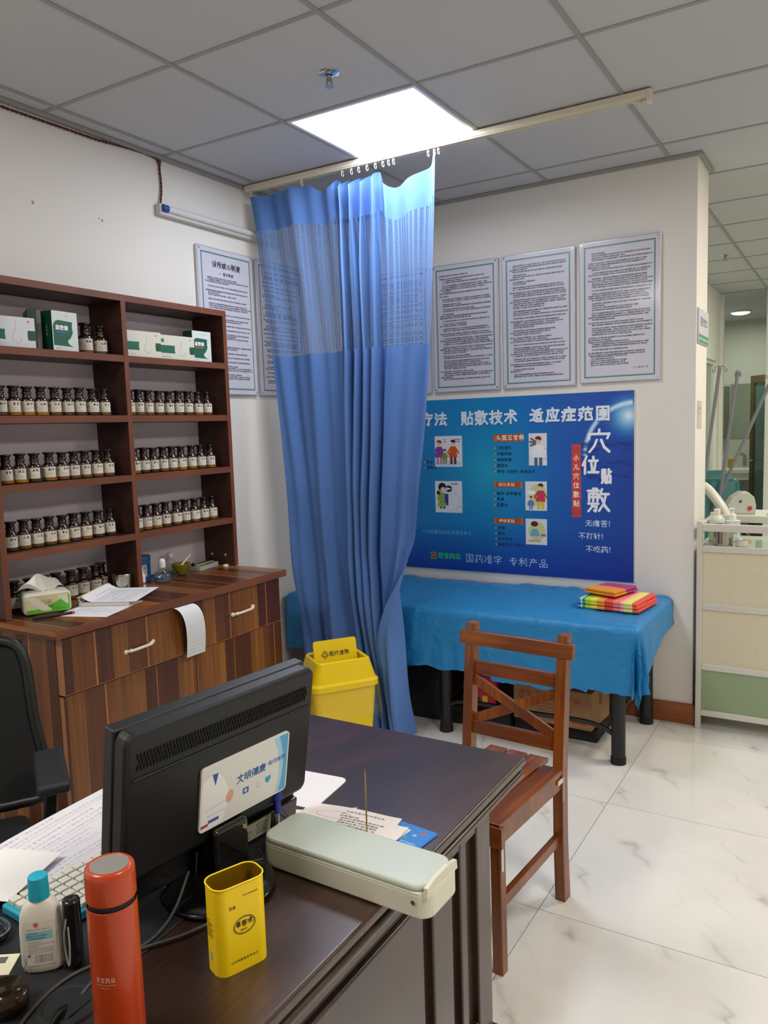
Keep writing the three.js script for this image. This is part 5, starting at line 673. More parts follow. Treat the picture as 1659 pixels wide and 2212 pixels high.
{ const t = thing('yellow_tin', 'open yellow tea tin with dark lettering on the desk', 'tin', [1.944, DT, 3.247], 1.2);
  const w = 0.081, d = 0.048, h = 0.13, o = rrect(w, d, 0.017, 8), n = o.length;
  const ymat = std({ roughness: 0.38, side: THREE.DoubleSide, color: 0xf5d200 });
  const shell = sheet(n, 10, (u, v) => { const k = Math.round(u * n) % n; return [o[k][0], v * h, o[k][1]]; }); part(t, 'body', shell, ymat); part(t, 'inner_wall', sheet(n, 1, (u, v) => { const k = Math.round(u * n) % n; return [o[k][0] * 0.975, 0.002 + v * (h - 0.002), o[k][1] * 0.965]; }), std({ color: 0x8a6a08, roughness: 0.4, metalness: 0.3, side: THREE.DoubleSide })); part(t, 'bottom', mv(shapeExtrude(rrect(w * 0.98, d * 0.97, 0.016), 0.002), 0, 0.003, 0, Math.PI / 2), ymat);
  part(t, 'rim', tube(o.map(([a, b]) => [a, h, b]), 0.0013, 80, 6, true), ymat);
  const pr = (wd, f) => std({ roughness: 0.4, transparent: true, map: canvasTex(wd, 512, (g, W, H2) => { g.clearRect(0, 0, W, H2); f(g, W, H2); }) });
  part(t, 'front_print', mv(new THREE.PlaneGeometry(0.06, 0.125), 0, h / 2, d / 2 + 0.0006), pr(256, (g, W) => { prose(g, 130, 60, 110, 10, 1, { color: '#5a4606' }); say(g, '白品', 34, 104, 22, { color: '#5a3a06', w: 0.12 }); g.strokeStyle = '#4a2c08'; g.lineWidth = 4; g.beginPath(); g.ellipse(132, 244, 72, 52, 0, 0, 7); g.stroke(); g.lineWidth = 2; g.beginPath(); g.ellipse(132, 244, 66, 46, 0, 0, 7); g.stroke(); say(g, '单苦术', 74, 214, 38, { color: '#3a1f08', w: 0.13, gap: 1.04 }); say(g, '国药准', 104, 264, 14, { color: '#3a1f08' }); say(g, '山中利君品有专业口', 30, 440, 19, { color: '#5a3a06', w: 0.09 }); }));
  part(t, 'side_print', mv(new THREE.PlaneGeometry(0.026, 0.12), -w / 2 - 0.0006, h / 2, 0, 0, -Math.PI / 2), pr(128, (g) => { prose(g, 16, 190, 96, 11, 7, { color: '#6a5008' }); g.fillStyle = '#b9b49a'; g.fillRect(40, 400, 34, 50); })); }
{ const t = thing('white_case', 'long off-white plastic case overhanging the desk edge', 'case', [1.98, DT + 0.0015, 2.983], -0.03); t.scale.set(1, 0.88, 1);
  const m = std({ color: 0xd3d2bf, roughness: 0.32 }), lid = phy({ color: 0xc4cdc2, roughness: 0.18, clearcoat: 0.4 });
  part(t, 'body', mv(shapeExtrude(rrect(0.335, 0.1, 0.02, 6), 0.038, 0.004), 0, 0.042, 0, Math.PI / 2), m); part(t, 'rim', mv(shapeExtrude(rrect(0.34, 0.105, 0.022, 6), 0.004, 0.001), 0, 0.047, 0, Math.PI / 2), m);
  part(t, 'lid', mv(shapeExtrude(rrect(0.325, 0.096, 0.02, 6), 0.003, 0.0045), -0.005, 0.056, 0, Math.PI / 2, 0, 0), lid, 'smooth pale green lid'); part(t, 'end_grip', mv(shapeExtrude([[-0.05, 0], [0.05, 0], [0.048, 0.016], [0.02, 0.022], [-0.02, 0.022], [-0.048, 0.016]], 0.006, 0.001), 0.162, 0.043, 0, 0, Math.PI / 2), m); part(t, 'screw', mv(cyl(0.004, 0.004, 0.002, 14), 0.145, 0.03, 0.0548, Math.PI / 2), M.steel); }
{ const t = thing('receipt_spike', 'steel bill spike holding a sheaf of receipts', 'bill spike', [1.924, DT, 2.862]);
  part(t, 'base', lathe([[0, 0.0005], [0.035, 0.0005], [0.036, 0.002], [0.03, 0.004], [0, 0.005]], 28), M.black); part(t, 'spike', merge([pipe([0, 0.003, 0], [0, 0.125, 0], 0.0016, 10), mv(new THREE.ConeGeometry(0.0016, 0.008, 10), 0, 0.129, 0)]), std({ color: 0xb39a6a, metalness: 0.9, roughness: 0.3 })); }
const receipt = std({ side: THREE.DoubleSide, roughness: 0.85, map: canvasTex(320, 192, (g, w, h) => { g.fillStyle = '#ece4e0'; g.fillRect(0, 0, w, h); g.strokeStyle = '#d8a8a4'; g.lineWidth = 3; g.beginPath(); g.ellipse(110, 80, 60, 30, 0, 0, 7); g.stroke(); prose(g, 130, 30, 150, 13, 7, { color: '#4a4a52', wt: 0.1 }); }) });
[[1.862, 2.838, 0.16, 0.2, 'topmost pink printed receipt on the bill spike'], [1.885, 2.852, 0.04, 0.2, 'second printed receipt on the bill spike, sticking out to the right'], [1.79, 2.87, 0.5, 0.19, 'lower printed receipt lying left of the bill spike by the monitor']].forEach(([x, z, a, w, label], k) => { const y = DT + 0.0085 - 0.0016 * k; solo('receipt', label, 'receipt', sheet(12, 8, (u, v) => [(u - 0.5) * w, 0.004 * Math.sin(u * 5 + k) * u, (v - 0.5) * 0.085], (u, v) => [u, 1 - v]), receipt, 'receipts on the bill spike', [x, y, z], a); });
solo('rounded_card', 'blank white card with rounded corners lying behind the receipts', 'card', mv(shapeExtrude(rrect(0.13, 0.15, 0.018), 0.0012), 0, 0.0016, 0, Math.PI / 2), std({ color: 0xe6e6ea, roughness: 0.7 }), null, [1.7, DT, 2.755], 0.1);
{ const t = thing('blue_card', 'blue payment card with a white square beside the receipts', 'card', [1.985, DT, 2.826], -0.12); part(t, 'plate', mv(shapeExtrude(rrect(0.105, 0.075, 0.006), 0.002), 0, 0.0026, 0, Math.PI / 2), std({ color: 0x1a78c8, roughness: 0.35 }));
  part(t, 'print', mv(new THREE.PlaneGeometry(0.1, 0.07), 0, 0.003, 0, -Math.PI / 2), std({ roughness: 0.4, map: canvasTex(256, 180, (g, w, h) => { g.fillStyle = '#1a78c8'; g.fillRect(0, 0, w, h); g.fillStyle = '#dcdfe2'; g.fillRect(20, 40, 112, 112); g.fillStyle = '#c8352c'; g.fillRect(186, 30, 34, 16); g.fillStyle = '#7fb8ea'; g.beginPath(); g.arc(176, 74, 11, 0, 7); g.fill(); g.fillStyle = '#4aa04a'; g.beginPath(); g.arc(150, 112, 10, 0, 7); g.fill(); prose(g, 140, 140, 90, 12, 2, { color: '#bcd8f0' }); }) })); }
{ const t = thing('lotion_bottle', 'white lotion bottle with turquoise cap beside the flask', 'bottle', [1.705, MT, 3.396], 0.75);
  const body = []; for (const [y, w, d] of [[0, 0.046, 0.026], [0.003, 0.056, 0.032], [0.012, 0.06, 0.034], [0.06, 0.06, 0.034], [0.085, 0.056, 0.033], [0.098, 0.046, 0.03], [0.106, 0.03, 0.026], [0.109, 0.022, 0.022]]) { const s = []; for (let i = 0; i < 40; i++) { const a = i / 40 * Math.PI * 2, e = 0.75; s.push([w / 2 * Math.sign(Math.cos(a)) * Math.pow(Math.abs(Math.cos(a)), e), y, d / 2 * Math.sign(Math.sin(a)) * Math.pow(Math.abs(Math.sin(a)), e)]); } body.push(s); }
  const pos = [], idx = []; body.forEach((s) => s.forEach((p) => pos.push(...p))); for (let k = 0; k < body.length - 1; k++) for (let i = 0; i < 40; i++) { const a = k * 40 + i, b = k * 40 + (i + 1) % 40; idx.push(a, a + 40, b, b, a + 40, b + 40); } const g = new THREE.BufferGeometry(); g.setAttribute('position', new THREE.Float32BufferAttribute(pos, 3)); g.setIndex(idx); g.computeVertexNormals();
  part(t, 'body', g, std({ color: 0xe2ddd0, roughness: 0.3, side: THREE.DoubleSide })); part(t, 'cap', lathe([[0.0125, 0.106], [0.0145, 0.107], [0.0135, 0.139], [0.0125, 0.1405], [0, 0.1405]], 32), std({ color: 0x1fa5bf, roughness: 0.35 }), 'turquoise cap');
  part(t, 'label', mv(sheet(10, 2, (u, v) => [(u - 0.5) * 0.044, v * 0.066, 0.0004 - 0.0015 * Math.pow((u - 0.5) * 2, 2)]), 0, 0.014, 0.0172), std({ roughness: 0.45, side: THREE.DoubleSide, map: canvasTex(192, 288, (g2, w, h) => { g2.fillStyle = '#e2ddd0'; g2.fillRect(0, 0, w, h); g2.fillStyle = '#d86a68'; g2.beginPath(); g2.arc(80, 22, 16, 0, 7); g2.fill(); prose(g2, 16, 46, 150, 11, 1, { color: '#777' }); g2.fillStyle = '#8fc8d0'; g2.fillRect(14, 66, 160, 56); prose(g2, 20, 72, 146, 11, 3, { color: '#2a6a78' }); prose(g2, 16, 132, 160, 9, 6, { color: '#8a867e' }); for (let i = 0; i < 26; i++) { g2.fillStyle = i % 2 ? '#777' : '#bbb'; g2.fillRect(60 + i * 4, 218, rr(1, 3.6), 54); } g2.fillRect(20, 214, 18, 18); }) })); }
{ const t = thing('black_vial', 'black cylindrical holder with a hanging cord behind the flask', 'holder', [1.744, MT, 3.373]); part(t, 'body', lathe([[0, 0.0005], [0.0125, 0.0005], [0.013, 0.003], [0.0125, 0.1], [0.0115, 0.103], [0.007, 0.104], [0, 0.101]], 28), M.blackGloss); part(t, 'cord', tube([[0.004, 0.08, 0.013], [0.002, 0.055, 0.0165], [0.004, 0.03, 0.017], [0.012, 0.015, 0.019], [0.012, 0.04, 0.016], [0.008, 0.07, 0.0135]], 0.0012, 40, 6), std({ color: 0x9a948a, roughness: 0.6 }), 'thin grey cord'); }
{ const t = thing('glass_jar', 'small clear glass jar of dark liquid with a pale paper tag, front left', 'jar', [1.735, DT, 3.475]); part(t, 'glass', lathe([[0, 0.001], [0.026, 0.001], [0.029, 0.004], [0.03, 0.05], [0.027, 0.056], [0.029, 0.062], [0.0275, 0.062], [0.026, 0.056]], 32), glassClear); part(t, 'liquid', lathe([[0, 0.004], [0.027, 0.004], [0.0282, 0.03], [0, 0.03]], 32), phy({ color: 0x3a2412, roughness: 0.15 }), 'dark brown liquid'); part(t, 'paper_tag', mv(box(0.05, 0.0008, 0.04, 0.0003), -0.012, 0.0635, 0.004, 0.05, 0.6), std({ color: 0xd8d4b8, roughness: 0.8 })); part(t, 'tag_print', mv(box(0.026, 0.0004, 0.012, 0), -0.018, 0.0644, -0.002, 0.05, 0.6), std({ color: 0x5a5a58, roughness: 0.8 })); }
// papers on the left of the desk
const ledger = std({ side: THREE.DoubleSide, roughness: 0.85, map: canvasTex(512, 512, (g, w, h) => { g.fillStyle = '#dcdae0'; g.fillRect(0, 0, w, h); g.strokeStyle = '#c79aa6'; g.lineWidth = 3; for (const y of [70, 190, 310, 430]) { g.beginPath(); g.moveTo(10, y); g.lineTo(w - 10, y); g.stroke(); } for (let r = 0; r < 4; r++) prose(g, 30, 84 + r * 120, w - 60, 17, 3, { color: '#a6a2ac', wt: 0.07, lead: 1.9 }); say(g, '医疗科单', 30, 20, 34, { color: '#c06a78', w: 0.12 }); }) });
solo('ledger_sheet', 'large open ledger sheet with pink lines left of the monitor', 'paper', sheet(18, 10, (u, v) => [(u - 0.5) * 0.2, 0.004 + 0.008 * Math.pow(1 - u, 3) + 0.003 * Math.sin(u * 7 + v * 3), (v - 0.5) * 0.34], (u, v) => [1 - v, u]), ledger, null, [1.44, MT, 3.14], 0.08);
solo('blank_slip', 'plain white slip lying over the ledger sheet at the frame edge', 'paper', mv(box(0.12, 0.001, 0.15, 0.0003), 0, 0, 0), M.paper, null, [1.452, MT + 0.0165, 3.29], 0.35);
// cables and the small screwdriver
{ const t = thing('monitor_cable', 'grey monitor cable looping over the desk from the stand', 'cable', [0, 0, 0]); part(t, 'cable', tube([[1.76, 0.8, 3.16], [1.785, 0.772, 3.22], [1.8, 0.7655, 3.28], [1.79, 0.7655, 3.34], [1.8, 0.766, 3.395], [1.802, 0.75, 3.425]], 0.003, 50, 8), std({ color: 0x2a2a2c, roughness: 0.5 })); part(t, 'cable', tube([[1.83, 0.7655, 3.05], [1.86, 0.7655, 3.14], [1.84, 0.7655, 3.24], [1.8, 0.766, 3.31], [1.76, 0.766, 3.4], [1.79, 0.7655, 3.5], [1.86, 0.764, 3.55]], 0.0028, 60, 8), std({ color: 0x38372f, roughness: 0.5 })); }
{ const t = thing('power_cable', 'thick black cable running out of the desk grommet', 'cable', [0, 0, 0]); part(t, 'cable', tube([[1.8, 0.757, 3.43], [1.812, 0.769, 3.455], [1.83, 0.768, 3.49], [1.85, 0.766, 3.53], [1.9, 0.766, 3.6]], 0.0055, 40, 10), M.black); }
{ const t = thing('screwdriver', 'blue handled screwdriver leaning upright against the monitor', 'screwdriver', [0, 0, 0]); part(t, 'shaft', pipe([1.822, MT + 0.002, 2.995], [1.8, 0.825, 2.97], 0.0022), M.steel); part(t, 'handle', merge([pipe([1.8, 0.825, 2.97], [1.793, 0.845, 2.962], 0.0065), pipe([1.793, 0.845, 2.962], [1.785, 0.87, 2.953], 0.0095)]), std({ color: 0x1c2a86, roughness: 0.3 }), 'blue plastic handle'); }
{ const t = thing('video_plug', 'black cable plug with screw ends beside the white case', 'plug', [1.795, MT + 0.008, 3.035], 0.9); part(t, 'shell', box(0.03, 0.013, 0.04, 0.004, 2), M.black); part(t, 'screw_end', merge([pipe([-0.01, 0, 0.02], [-0.01, 0, 0.04], 0.0025), pipe([0.01, 0, 0.02], [0.01, 0, 0.04], 0.0025)]), M.steel); }

// ---------------------------------------------------------------- aluminium cabinet right of the column and what stands on it
const CX0 = 2.04, CX1 = 2.86, CZ1 = 0.045, CZ0 = -0.375;
const T_PAT = dataTex(64, 64, (u, v) => { const a = ((u + v) * 2) % 1, b = ((u - v + 1) * 2) % 1, d = Math.max(0, 1 - Math.hypot(a - 0.5, b - 0.5) * 3.6); const k = 255 * d; return [k, k, k]; }, false, 1 / 0.028, 1 / 0.028);
const T_PATC = dataTex(64, 64, (u, v) => { const a = ((u + v) * 2) % 1, b = ((u - v + 1) * 2) % 1, d = Math.max(0, 1 - Math.hypot(a - 0.5, b - 0.5) * 3.6); return mixc([234, 225, 196], [150, 138, 110], d); }, true, 1 / 0.028, 1 / 0.028);
{ const t = thing('glass_cabinet', 'aluminium framed cabinet with patterned glass and a green base panel', 'cabinet', [0, 0, 0]);
  const q = 0.026; for (const [x, z] of [[CX0, CZ1 - q], [CX1 - q, CZ1 - q], [CX0, CZ0], [CX1 - q, CZ0]]) part(t, 'corner_post', bb(x, 0, z, x + q, 1.035, z + q, 0.004, 2), M.alu);
  for (const y of [0.068, 0.3, 0.6, 0.885, 0.985]) { const h = y === 0.985 ? 0.036 : 0.03; part(t, 'front_rail', bb(CX0 + q, y, CZ1 - 0.022, CX1 - q, y + h, CZ1 - 0.002, 0.003), M.alu); part(t, 'side_rail', bb(CX0 + 0.003, y, CZ0 + q, CX0 + 0.023, y + h, CZ1 - q, 0.003), M.alu); part(t, 'back_rail', bb(CX0 + q, y, CZ0 + 0.002, CX1 - q, y + h, CZ0 + 0.022, 0.003), M.alu); part(t, 'side_rail', bb(CX1 - 0.023, y, CZ0 + q, CX1 - 0.003, y + h, CZ1 - q, 0.003), M.alu); }
  const pat = phy({ map: T_PATC, roughness: 0.3, bumpMap: T_PAT, bumpScale: 0.0015, transmission: 0.12, thickness: 0 }), green = std({ color: 0x93a683, roughness: 0.45 });
  for (const [y0, y1] of [[0.63, 0.885], [0.33, 0.6]]) { part(t, 'patterned_pane', muv(bb(CX0 + q, y0, CZ1 - 0.016, CX0 + 0.42, y1, CZ1 - 0.011, 0)), pat); part(t, 'patterned_pane', muv(bb(CX0 + 0.421, y0, CZ1 - 0.016, CX1 - q, y1, CZ1 - 0.011, 0)), pat); part(t, 'side_pane', muv(bb(CX0 + 0.01, y0, CZ0 + q, CX0 + 0.015, y1, CZ1 - q, 0)), pat); part(t, 'back_pane', bb(CX0 + q, y0, CZ0 + 0.008, CX1 - q, y1, CZ0 + 0.013, 0), M.whitePlastic); }
  part(t, 'base_panel', bb(CX0 + q, 0.098, CZ1 - 0.017, CX1 - q, 0.3, CZ1 - 0.01, 0), green, 'sage green base panel'); part(t, 'side_panel', bb(CX0 + 0.01, 0.098, CZ0 + q, CX0 + 0.015, 0.3, CZ1 - q, 0), green); part(t, 'back_panel', bb(CX0 + q, 0.098, CZ0 + 0.008, CX1 - q, 0.3, CZ0 + 0.013, 0), green);
  for (const y of [0.07, 0.312, 0.612]) part(t, 'shelf', bb(CX0 + q, y, CZ0 + 0.02, CX1 - q, y + 0.012, CZ1 - 0.024, 0), M.whitePlastic); part(t, 'glass_top', bb(CX0 + 0.014, 0.9, CZ0 + 0.014, CX1 - 0.014, 0.9145, CZ1 - 0.014, 0.001), phy({ color: 0x9db59a, roughness: 0.08, clearcoat: 0.5 }), 'pale green glass top');
  part(t, 'inner_cloth', mv(box(0.16, 0.18, 0.1, 0.03, 3), CX0 + 0.16, 0.715, -0.12), std({ color: 0x8f8f94, roughness: 0.9 })); part(t, 'inner_carton', mv(box(0.2, 0.16, 0.15, 0.01), CX0 + 0.52, 0.71, -0.12), std({ color: 0x6a7078, roughness: 0.8 })); }
const TY = 0.9147, trans = phy({ color: 0xe8efe8, roughness: 0.35, transmission: 0.35, thickness: 0 });
const leaf = (a) => std({ roughness: 0.4, transparent: true, side: THREE.DoubleSide, map: canvasTex(128, 96, (g, w, h) => { g.clearRect(0, 0, w, h); prose(g, 6, 8, 110, 18, 1, { color: a, wt: 0.13 }); g.fillStyle = a; g.globalAlpha = 0.35; g.fillRect(6, 40, 100, 44); g.globalAlpha = 1; prose(g, 10, 46, 90, 10, 3, { color: '#557' }); }) });
{ const t = thing('saline_bottle', 'translucent white plastic bottle with green lettering on the cabinet', 'bottle', [2.105, TY, -0.14]); part(t, 'body', lathe([[0, 0.001], [0.035, 0.001], [0.0385, 0.005], [0.0385, 0.1], [0.033, 0.118], [0.02, 0.13], [0.0135, 0.134], [0.0135, 0.137]], 32), trans); part(t, 'cap', lathe([[0.0145, 0.134], [0.0155, 0.135], [0.0155, 0.16], [0.014, 0.162], [0, 0.162]], 24), M.whitePlastic); part(t, 'label', mv(new THREE.CylinderGeometry(0.0389, 0.0389, 0.05, 16, 1, true, -0.1, 1.3), 0, 0.075, 0), leaf('#4c8a3a')); }
{ const t = thing('pump_bottle', 'translucent hand gel bottle with white pump beside the steel canister', 'bottle', [2.175, TY, -0.15], 0.4); part(t, 'body', mv(shapeExtrude(rrect(0.062, 0.04, 0.016, 5), 0.1, 0.003), 0, 0.1035, 0, Math.PI / 2), trans); part(t, 'collar', lathe([[0.016, 0.103], [0.0165, 0.106], [0.0165, 0.135], [0.012, 0.138], [0.004, 0.139], [0.004, 0.158]], 24), M.whitePlastic); part(t, 'pump_head', merge([mv(cyl(0.009, 0.008, 0.009, 18), 0, 0.162, 0), rod([0, 0.163, 0], [-0.022, 0.161, 0.006], 0.007, 0.009, 0.002)]), M.whitePlastic); part(t, 'label', mv(new THREE.PlaneGeometry(0.05, 0.05), 0, 0.06, 0.0236), leaf('#2c8f86')); }
{ const t = thing('steel_canister', 'stainless steel canister with lid at the cabinet front', 'canister', [2.15, TY, -0.03]); part(t, 'body', lathe([[0, 0.0005], [0.044, 0.0005], [0.0445, 0.003], [0.0445, 0.075]], 40), M.steel); part(t, 'lid', lathe([[0.0465, 0.07], [0.047, 0.086], [0.045, 0.089], [0, 0.091]], 40), M.steel); }
{ const t = thing('steel_pot', 'small low steel pot with clear lid right of the canister', 'pot', [2.235, TY, -0.005]); part(t, 'body', lathe([[0, 0.0005], [0.026, 0.0005], [0.027, 0.002], [0.027, 0.03]], 32), M.alu); part(t, 'lid', lathe([[0.0275, 0.029], [0.0275, 0.036], [0.026, 0.0375], [0, 0.038]], 32), glassClear); }
{ const t = thing('side_table', 'white trolley table behind the glass cabinet', 'table', [2.36, 0, -0.88]); part(t, 'top', bb(-0.36, 0.95, -0.22, 0.36, 0.975, 0.22, 0.004), M.whitePlastic); for (const [x, z] of [[-0.33, -0.19], [0.33, -0.19], [-0.33, 0.19], [0.33, 0.19]]) part(t, 'leg', bb(x - 0.015, 0, z - 0.015, x + 0.015, 0.95, z + 0.015, 0.002), M.alu); part(t, 'lower_shelf', bb(-0.34, 0.3, -0.2, 0.34, 0.32, 0.2, 0.003), M.whitePlastic); }
{ const t = thing('nebuliser', 'grey domed nebuliser with a red button on the trolley table', 'nebuliser', [2.125, 0.9755, -0.86], 0.35); const m = std({ color: 0xb9bdb4, roughness: 0.4 });
  part(t, 'housing', mv(shapeExtrude([[-0.068, 0], [0.065, 0], [0.068, 0.04], [0.058, 0.085], [0.03, 0.11], [-0.005, 0.112], [-0.045, 0.085], [-0.07, 0.045]], 0.075, 0.008), 0, 0.008, -0.0375), m); part(t, 'front_vent', mv(box(0.03, 0.04, 0.07, 0.004), -0.06, 0.026, 0.01), std({ color: 0x6a6c6a, roughness: 0.5 })); part(t, 'red_button', mv(cyl(0.012, 0.012, 0.006, 20), 0.04, 0.035, 0.048, Math.PI / 2), std({ color: 0xc03028, roughness: 0.4 }), 'red round button'); part(t, 'carry_handle', tube([[-0.03, 0.085, 0], [-0.01, 0.118, 0], [0.03, 0.118, 0], [0.055, 0.085, 0]], 0.008, 20, 8), m); part(t, 'small_knob', mv(cyl(0.006, 0.006, 0.006, 14), -0.01, 0.075, 0.048, Math.PI / 2), M.blackMatt); }
solo('black_case', 'flat black case beside the nebuliser on the trolley table', 'case', bb(-0.14, 0, -0.07, 0.2, 0.03, 0.08, 0.006, 2), M.blackMatt, null, [2.42, 0.9755, -0.86], 0.05);
// infusion chairs beyond the cabinet
const vinyl = std({ color: 0x1f6a70, roughness: 0.45 });
function infusionChair(label, x, z, ry) { const t = thing('infusion_chair', label, 'chair', [x, 0, z], ry, 'teal infusion chairs'); part(t, 'seat', mv(box(0.5, 0.12, 0.52, 0.04, 3), 0, 0.43, 0), vinyl); part(t, 'backrest', mv(box(0.5, 0.72, 0.12, 0.045, 3), 0, 0.76, -0.3, -0.28), vinyl); for (const s of [-1, 1]) { part(t, 'armrest', tube([[s * 0.29, 0.42, 0.24], [s * 0.29, 0.62, 0.22], [s * 0.29, 0.66, 0.1], [s * 0.29, 0.66, -0.22]], 0.022, 24, 8), M.black); part(t, 'leg_frame', rod([s * 0.25, 0, 0.2], [s * 0.25, 0.4, 0.2], 0.03), M.alu); part(t, 'leg_frame', rod([s * 0.25, 0, -0.25], [s * 0.25, 0.4, -0.25], 0.03), M.alu); } return t; }
infusionChair('teal infusion chair nearest the column, half hidden behind the bottles', 1.87, -1.43, 0.3); infusionChair('teal infusion chair under the crossing drip poles', 1.69, -2.3, 0.3);
M.pole = std({ color: 0x8b8f98, roughness: 0.4, metalness: 0.5 });
function dripPole(label, a, b, hw = 0.045) { const t = thing('drip_pole', label, 'drip pole', a, 0, 'drip poles of the infusion chairs'); const d = [b[0] - a[0], b[1] - a[1], b[2] - a[2]]; part(t, 'pole', pipe([0, 0, 0], d, 0.011, 14), M.pole); part(t, 'hook', tube([[d[0] - hw, d[1] - 0.01, d[2]], [d[0] - hw * 0.95, d[1] - 0.03, d[2]], [d[0] - hw * 0.7, d[1] - 0.028, d[2]], [d[0] - hw * 0.6, d[1] + 0.004, d[2]], [d[0], d[1] + 0.005, d[2]], [d[0] + hw * 0.6, d[1] + 0.004, d[2]], [d[0] + hw * 0.7, d[1] - 0.028, d[2]], [d[0] + hw * 0.95, d[1] - 0.03, d[2]], [d[0] + hw, d[1] - 0.01, d[2]]], 0.0028, 60, 6), M.pole); return t; }
dripPole('left grey drip pole with wide wire hook, against the window', [1.76, 0.72, -1.62], [1.901, 1.858, -1.6]); dripPole('middle grey drip pole with short hook, leaning right', [1.87, 0.72, -1.66], [2.011, 1.821, -1.6], 0.018); dripPole('right grey drip pole, the most slanted of the three', [1.78, 0.72, -1.72], [2.225, 1.8, -1.6]);
{ const t = thing('white_hose', 'thick white curved hose rising behind the bottles', 'hose', [0, 0, 0]); part(t, 'hose', tube([[1.9, 1.17, -0.62], [1.97, 1.15, -0.6], [2.04, 1.08, -0.57], [2.1, 0.98, -0.55], [2.13, 0.85, -0.54], [2.14, 0.02, -0.54]], 0.026, 50, 16), M.whitePlastic); part(t, 'foot', mv(cyl(0.09, 0.1, 0.02, 28), 2.14, 0.0105, -0.54), M.whitePlastic); }
// signs on the column
{ const t = thing('door_plaque', 'white room plaque with green stripe projecting from the column side', 'sign', [WX + 0.0005, 1.97, -0.15], Math.PI / 2); part(t, 'plate', mv(box(0.28, 0.165, 0.008, 0.002), 0, 0, 0.0042), std({ color: 0xc6c4cc, roughness: 0.3 })); part(t, 'print', mv(new THREE.PlaneGeometry(0.276, 0.16), 0, 0, 0.0085), std({ roughness: 0.35, map: canvasTex(256, 150, (g, w, h) => { g.fillStyle = '#cfccd6'; g.fillRect(0, 0, w, h); g.fillStyle = '#4f8f76'; g.fillRect(0, 112, w, 38); g.fillStyle = '#9cc4ae'; g.fillRect(0, 126, w, 10); say(g, '医疗室口'.replace('室', '官'), 46, 34, 42, { color: '#4a4f58', w: 0.13 }); }) })); }
{ const t = thing('paper_note', 'small taped paper note low on the column side', 'note', [WX + 0.0005, 1.545, -0.1], Math.PI / 2); part(t, 'sheet', mv(box(0.12, 0.135, 0.0008, 0), 0, 0, 0.0006), std({ color: 0xc3bfb2, roughness: 0.85 })); part(t, 'print', mv(new THREE.PlaneGeometry(0.1, 0.05), 0, 0.02, 0.0014), std({ roughness: 0.85, map: canvasTex(128, 64, (g, w, h) => { g.fillStyle = '#c3bfb2'; g.fillRect(0, 0, w, h); say(g, '有品科', 30, 8, 20, { color: '#55524c' }); say(g, '中心', 44, 38, 18, { color: '#55524c' }); }) })); }
// ---------------------------------------------------------------- washroom beyond
{ const t = thing('wash_basin', 'white basin slab with chrome tap in the far washroom', 'basin', [1.36, 0, EZ + 0.25]); part(t, 'slab', bb(-0.42, 0.82, -0.249, 0.42, 0.88, 0.22, 0.01, 2), M.whitePlastic); part(t, 'apron', bb(-0.4, 0.74, -0.249, 0.4, 0.82, 0.2, 0.008), M.whitePlastic); part(t, 'waste_pipe', tube([[0.02, 0.76, 0], [0.02, 0.6, 0], [0.02, 0.52, -0.08], [0.02, 0.56, -0.2]], 0.03, 24, 10), M.alu); const f = part(t, 'tap', merge([pipe([0.08, 0.88, -0.15], [0.08, 1.04, -0.15], 0.024, 14), pipe([0.08, 1.03, -0.15], [0.02, 1.05, -0.05], 0.013, 10)]), M.chrome); part(f, 'tap_lever', rod([0.08, 1.05, -0.15], [0.0, 1.085, -0.12], 0.02, 0.008), M.chrome); }
{ const t = thing('soap_bottle', 'amber soap bottle on the far wash basin', 'bottle', [1.29, 0.8805, EZ + 0.2]); part(t, 'body', mv(box(0.07, 0.12, 0.05, 0.015, 3), 0, 0.06, 0), std({ color: 0xc08a1e, roughness: 0.3 })); part(t, 'neck', mv(cyl(0.014, 0.014, 0.03, 14), 0, 0.134, 0), M.whitePlastic); }
{ const t = thing('wall_mirror', 'tall frameless mirror above the far basin', 'mirror', [1.41, 1.6, EZ]); part(t, 'glass', bb(-0.16, -0.35, 0.001, 0.24, 0.35, 0.008, 0.001), std({ color: 0xb9c4b4, metalness: 0.9, roughness: 0.08 })); }
{ const t = thing('mirror_cabinet', 'narrow grey wall cabinet beside the mirror', 'cabinet', [1.19, 1.6, EZ]); part(t, 'body', bb(-0.05, -0.34, 0.001, 0.05, 0.33, 0.12, 0.004), std({ color: 0x7d8272, roughness: 0.4 })); part(t, 'door', bb(-0.045, -0.335, 0.12, 0.045, 0.325, 0.128, 0.002), std({ color: 0x666b60, roughness: 0.35 })); }
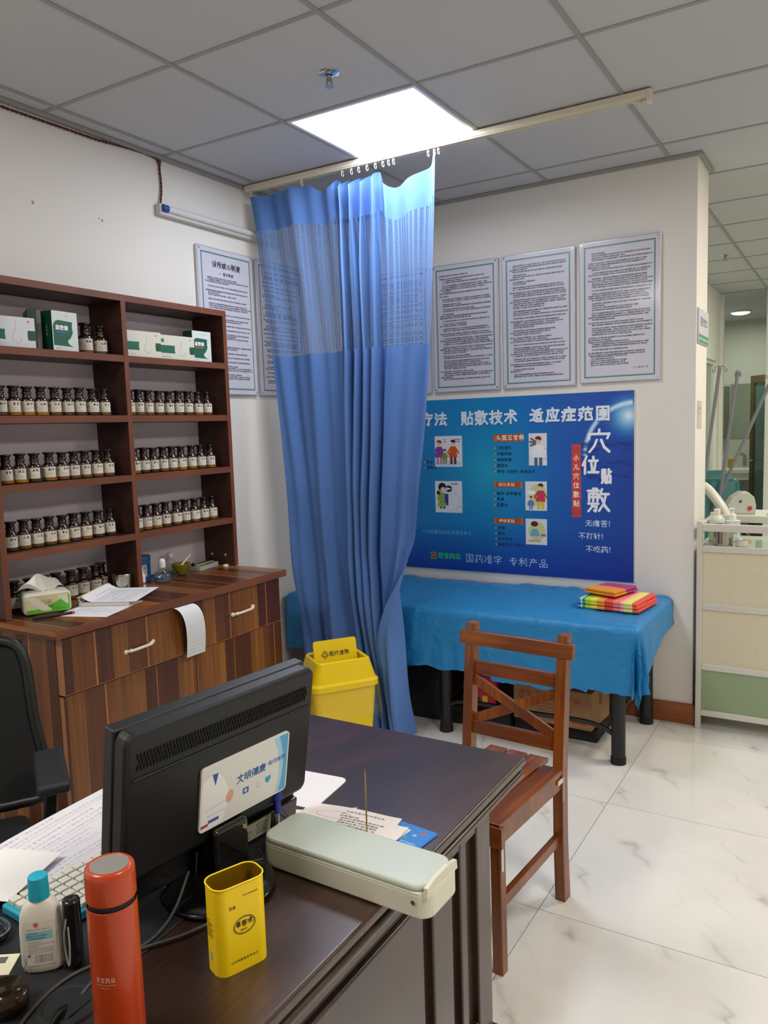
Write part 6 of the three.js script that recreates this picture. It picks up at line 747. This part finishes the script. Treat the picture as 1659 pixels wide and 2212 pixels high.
{ const d = struct('door_1', 'half open glass door with bronze frame in the far washroom', 'door'); const m = std({ color: 0x6b5a40, roughness: 0.4, metalness: 0.5 }), gl = phy({ color: 0x9dbab0, transmission: 0.8, roughness: 0.12, thickness: 0 });
  const g = new THREE.Group(); g.name = 'leaf'; g.position.set(1.56, 0, -6.6); g.rotation.y = -0.9; d.add(g);
  part(g, 'stile', bb(0, 0.01, -0.02, 0.07, 2.02, 0.02, 0.003), m); part(g, 'stile', bb(0.63, 0.01, -0.02, 0.7, 2.02, 0.02, 0.003), m); part(g, 'rail', bb(0.07, 1.93, -0.02, 0.63, 2.02, 0.02, 0.003), m); part(g, 'rail', bb(0.07, 0.01, -0.02, 0.63, 0.12, 0.02, 0.003), m); part(g, 'pane', bb(0.07, 0.12, -0.004, 0.63, 1.93, 0.004, 0), gl); part(g, 'door_handle', merge([pipe([0.035, 1.0, -0.05], [0.035, 1.0, 0.06], 0.01, 10), pipe([0.035, 1.0, 0.06], [0.14, 1.0, 0.06], 0.009, 10), pipe([0.035, 1.0, -0.05], [0.14, 1.0, -0.05], 0.009, 10)]), M.chrome); }
{ const t = thing('washroom_lamp', 'small glowing oval ceiling lamp in the far washroom', 'ceiling light', [1.475, H, -6.14]); part(t, 'rim', lathe([[0.11, 0], [0.115, -0.012], [0.105, -0.02]], 32), M.whitePlastic); part(t, 'diffuser', lathe([[0.105, -0.018], [0.08, -0.034], [0.04, -0.042], [0, -0.044]], 32), glow(0xf2fff0, 3)); const l = new THREE.RectAreaLight(0xf2fff0, 95, 0.2, 0.2); l.name = 'washroom_bulb'; l.position.set(0, -0.046, 0); l.rotation.x = -Math.PI / 2; t.add(l); }
// ceiling sprinklers
for (const [x, z, label] of [[1.089, 1.66, 'ceiling sprinkler head in front of the glowing light panel'], [1.788, -2.6, 'ceiling sprinkler head beyond the column']]) { const t = thing('sprinkler', label, 'sprinkler', [x, H + 0.005, z]); t.scale.set(1, 0.7, 1); part(t, 'escutcheon', lathe([[0.0, 0.0], [0.036, 0.0], [0.036, -0.003], [0.025, -0.008], [0.012, -0.012]], 28), M.chrome); part(t, 'nozzle', merge([mv(cyl(0.008, 0.011, 0.03, 14), 0, -0.022, 0), mv(cyl(0.0035, 0.0035, 0.03, 8), 0.009, -0.05, 0), mv(cyl(0.0035, 0.0035, 0.03, 8), -0.009, -0.05, 0)]), M.steel); part(t, 'deflector', mv(cyl(0.016, 0.016, 0.003, 18), 0, -0.066, 0), M.chrome); }

renderer.render(scene, camera);
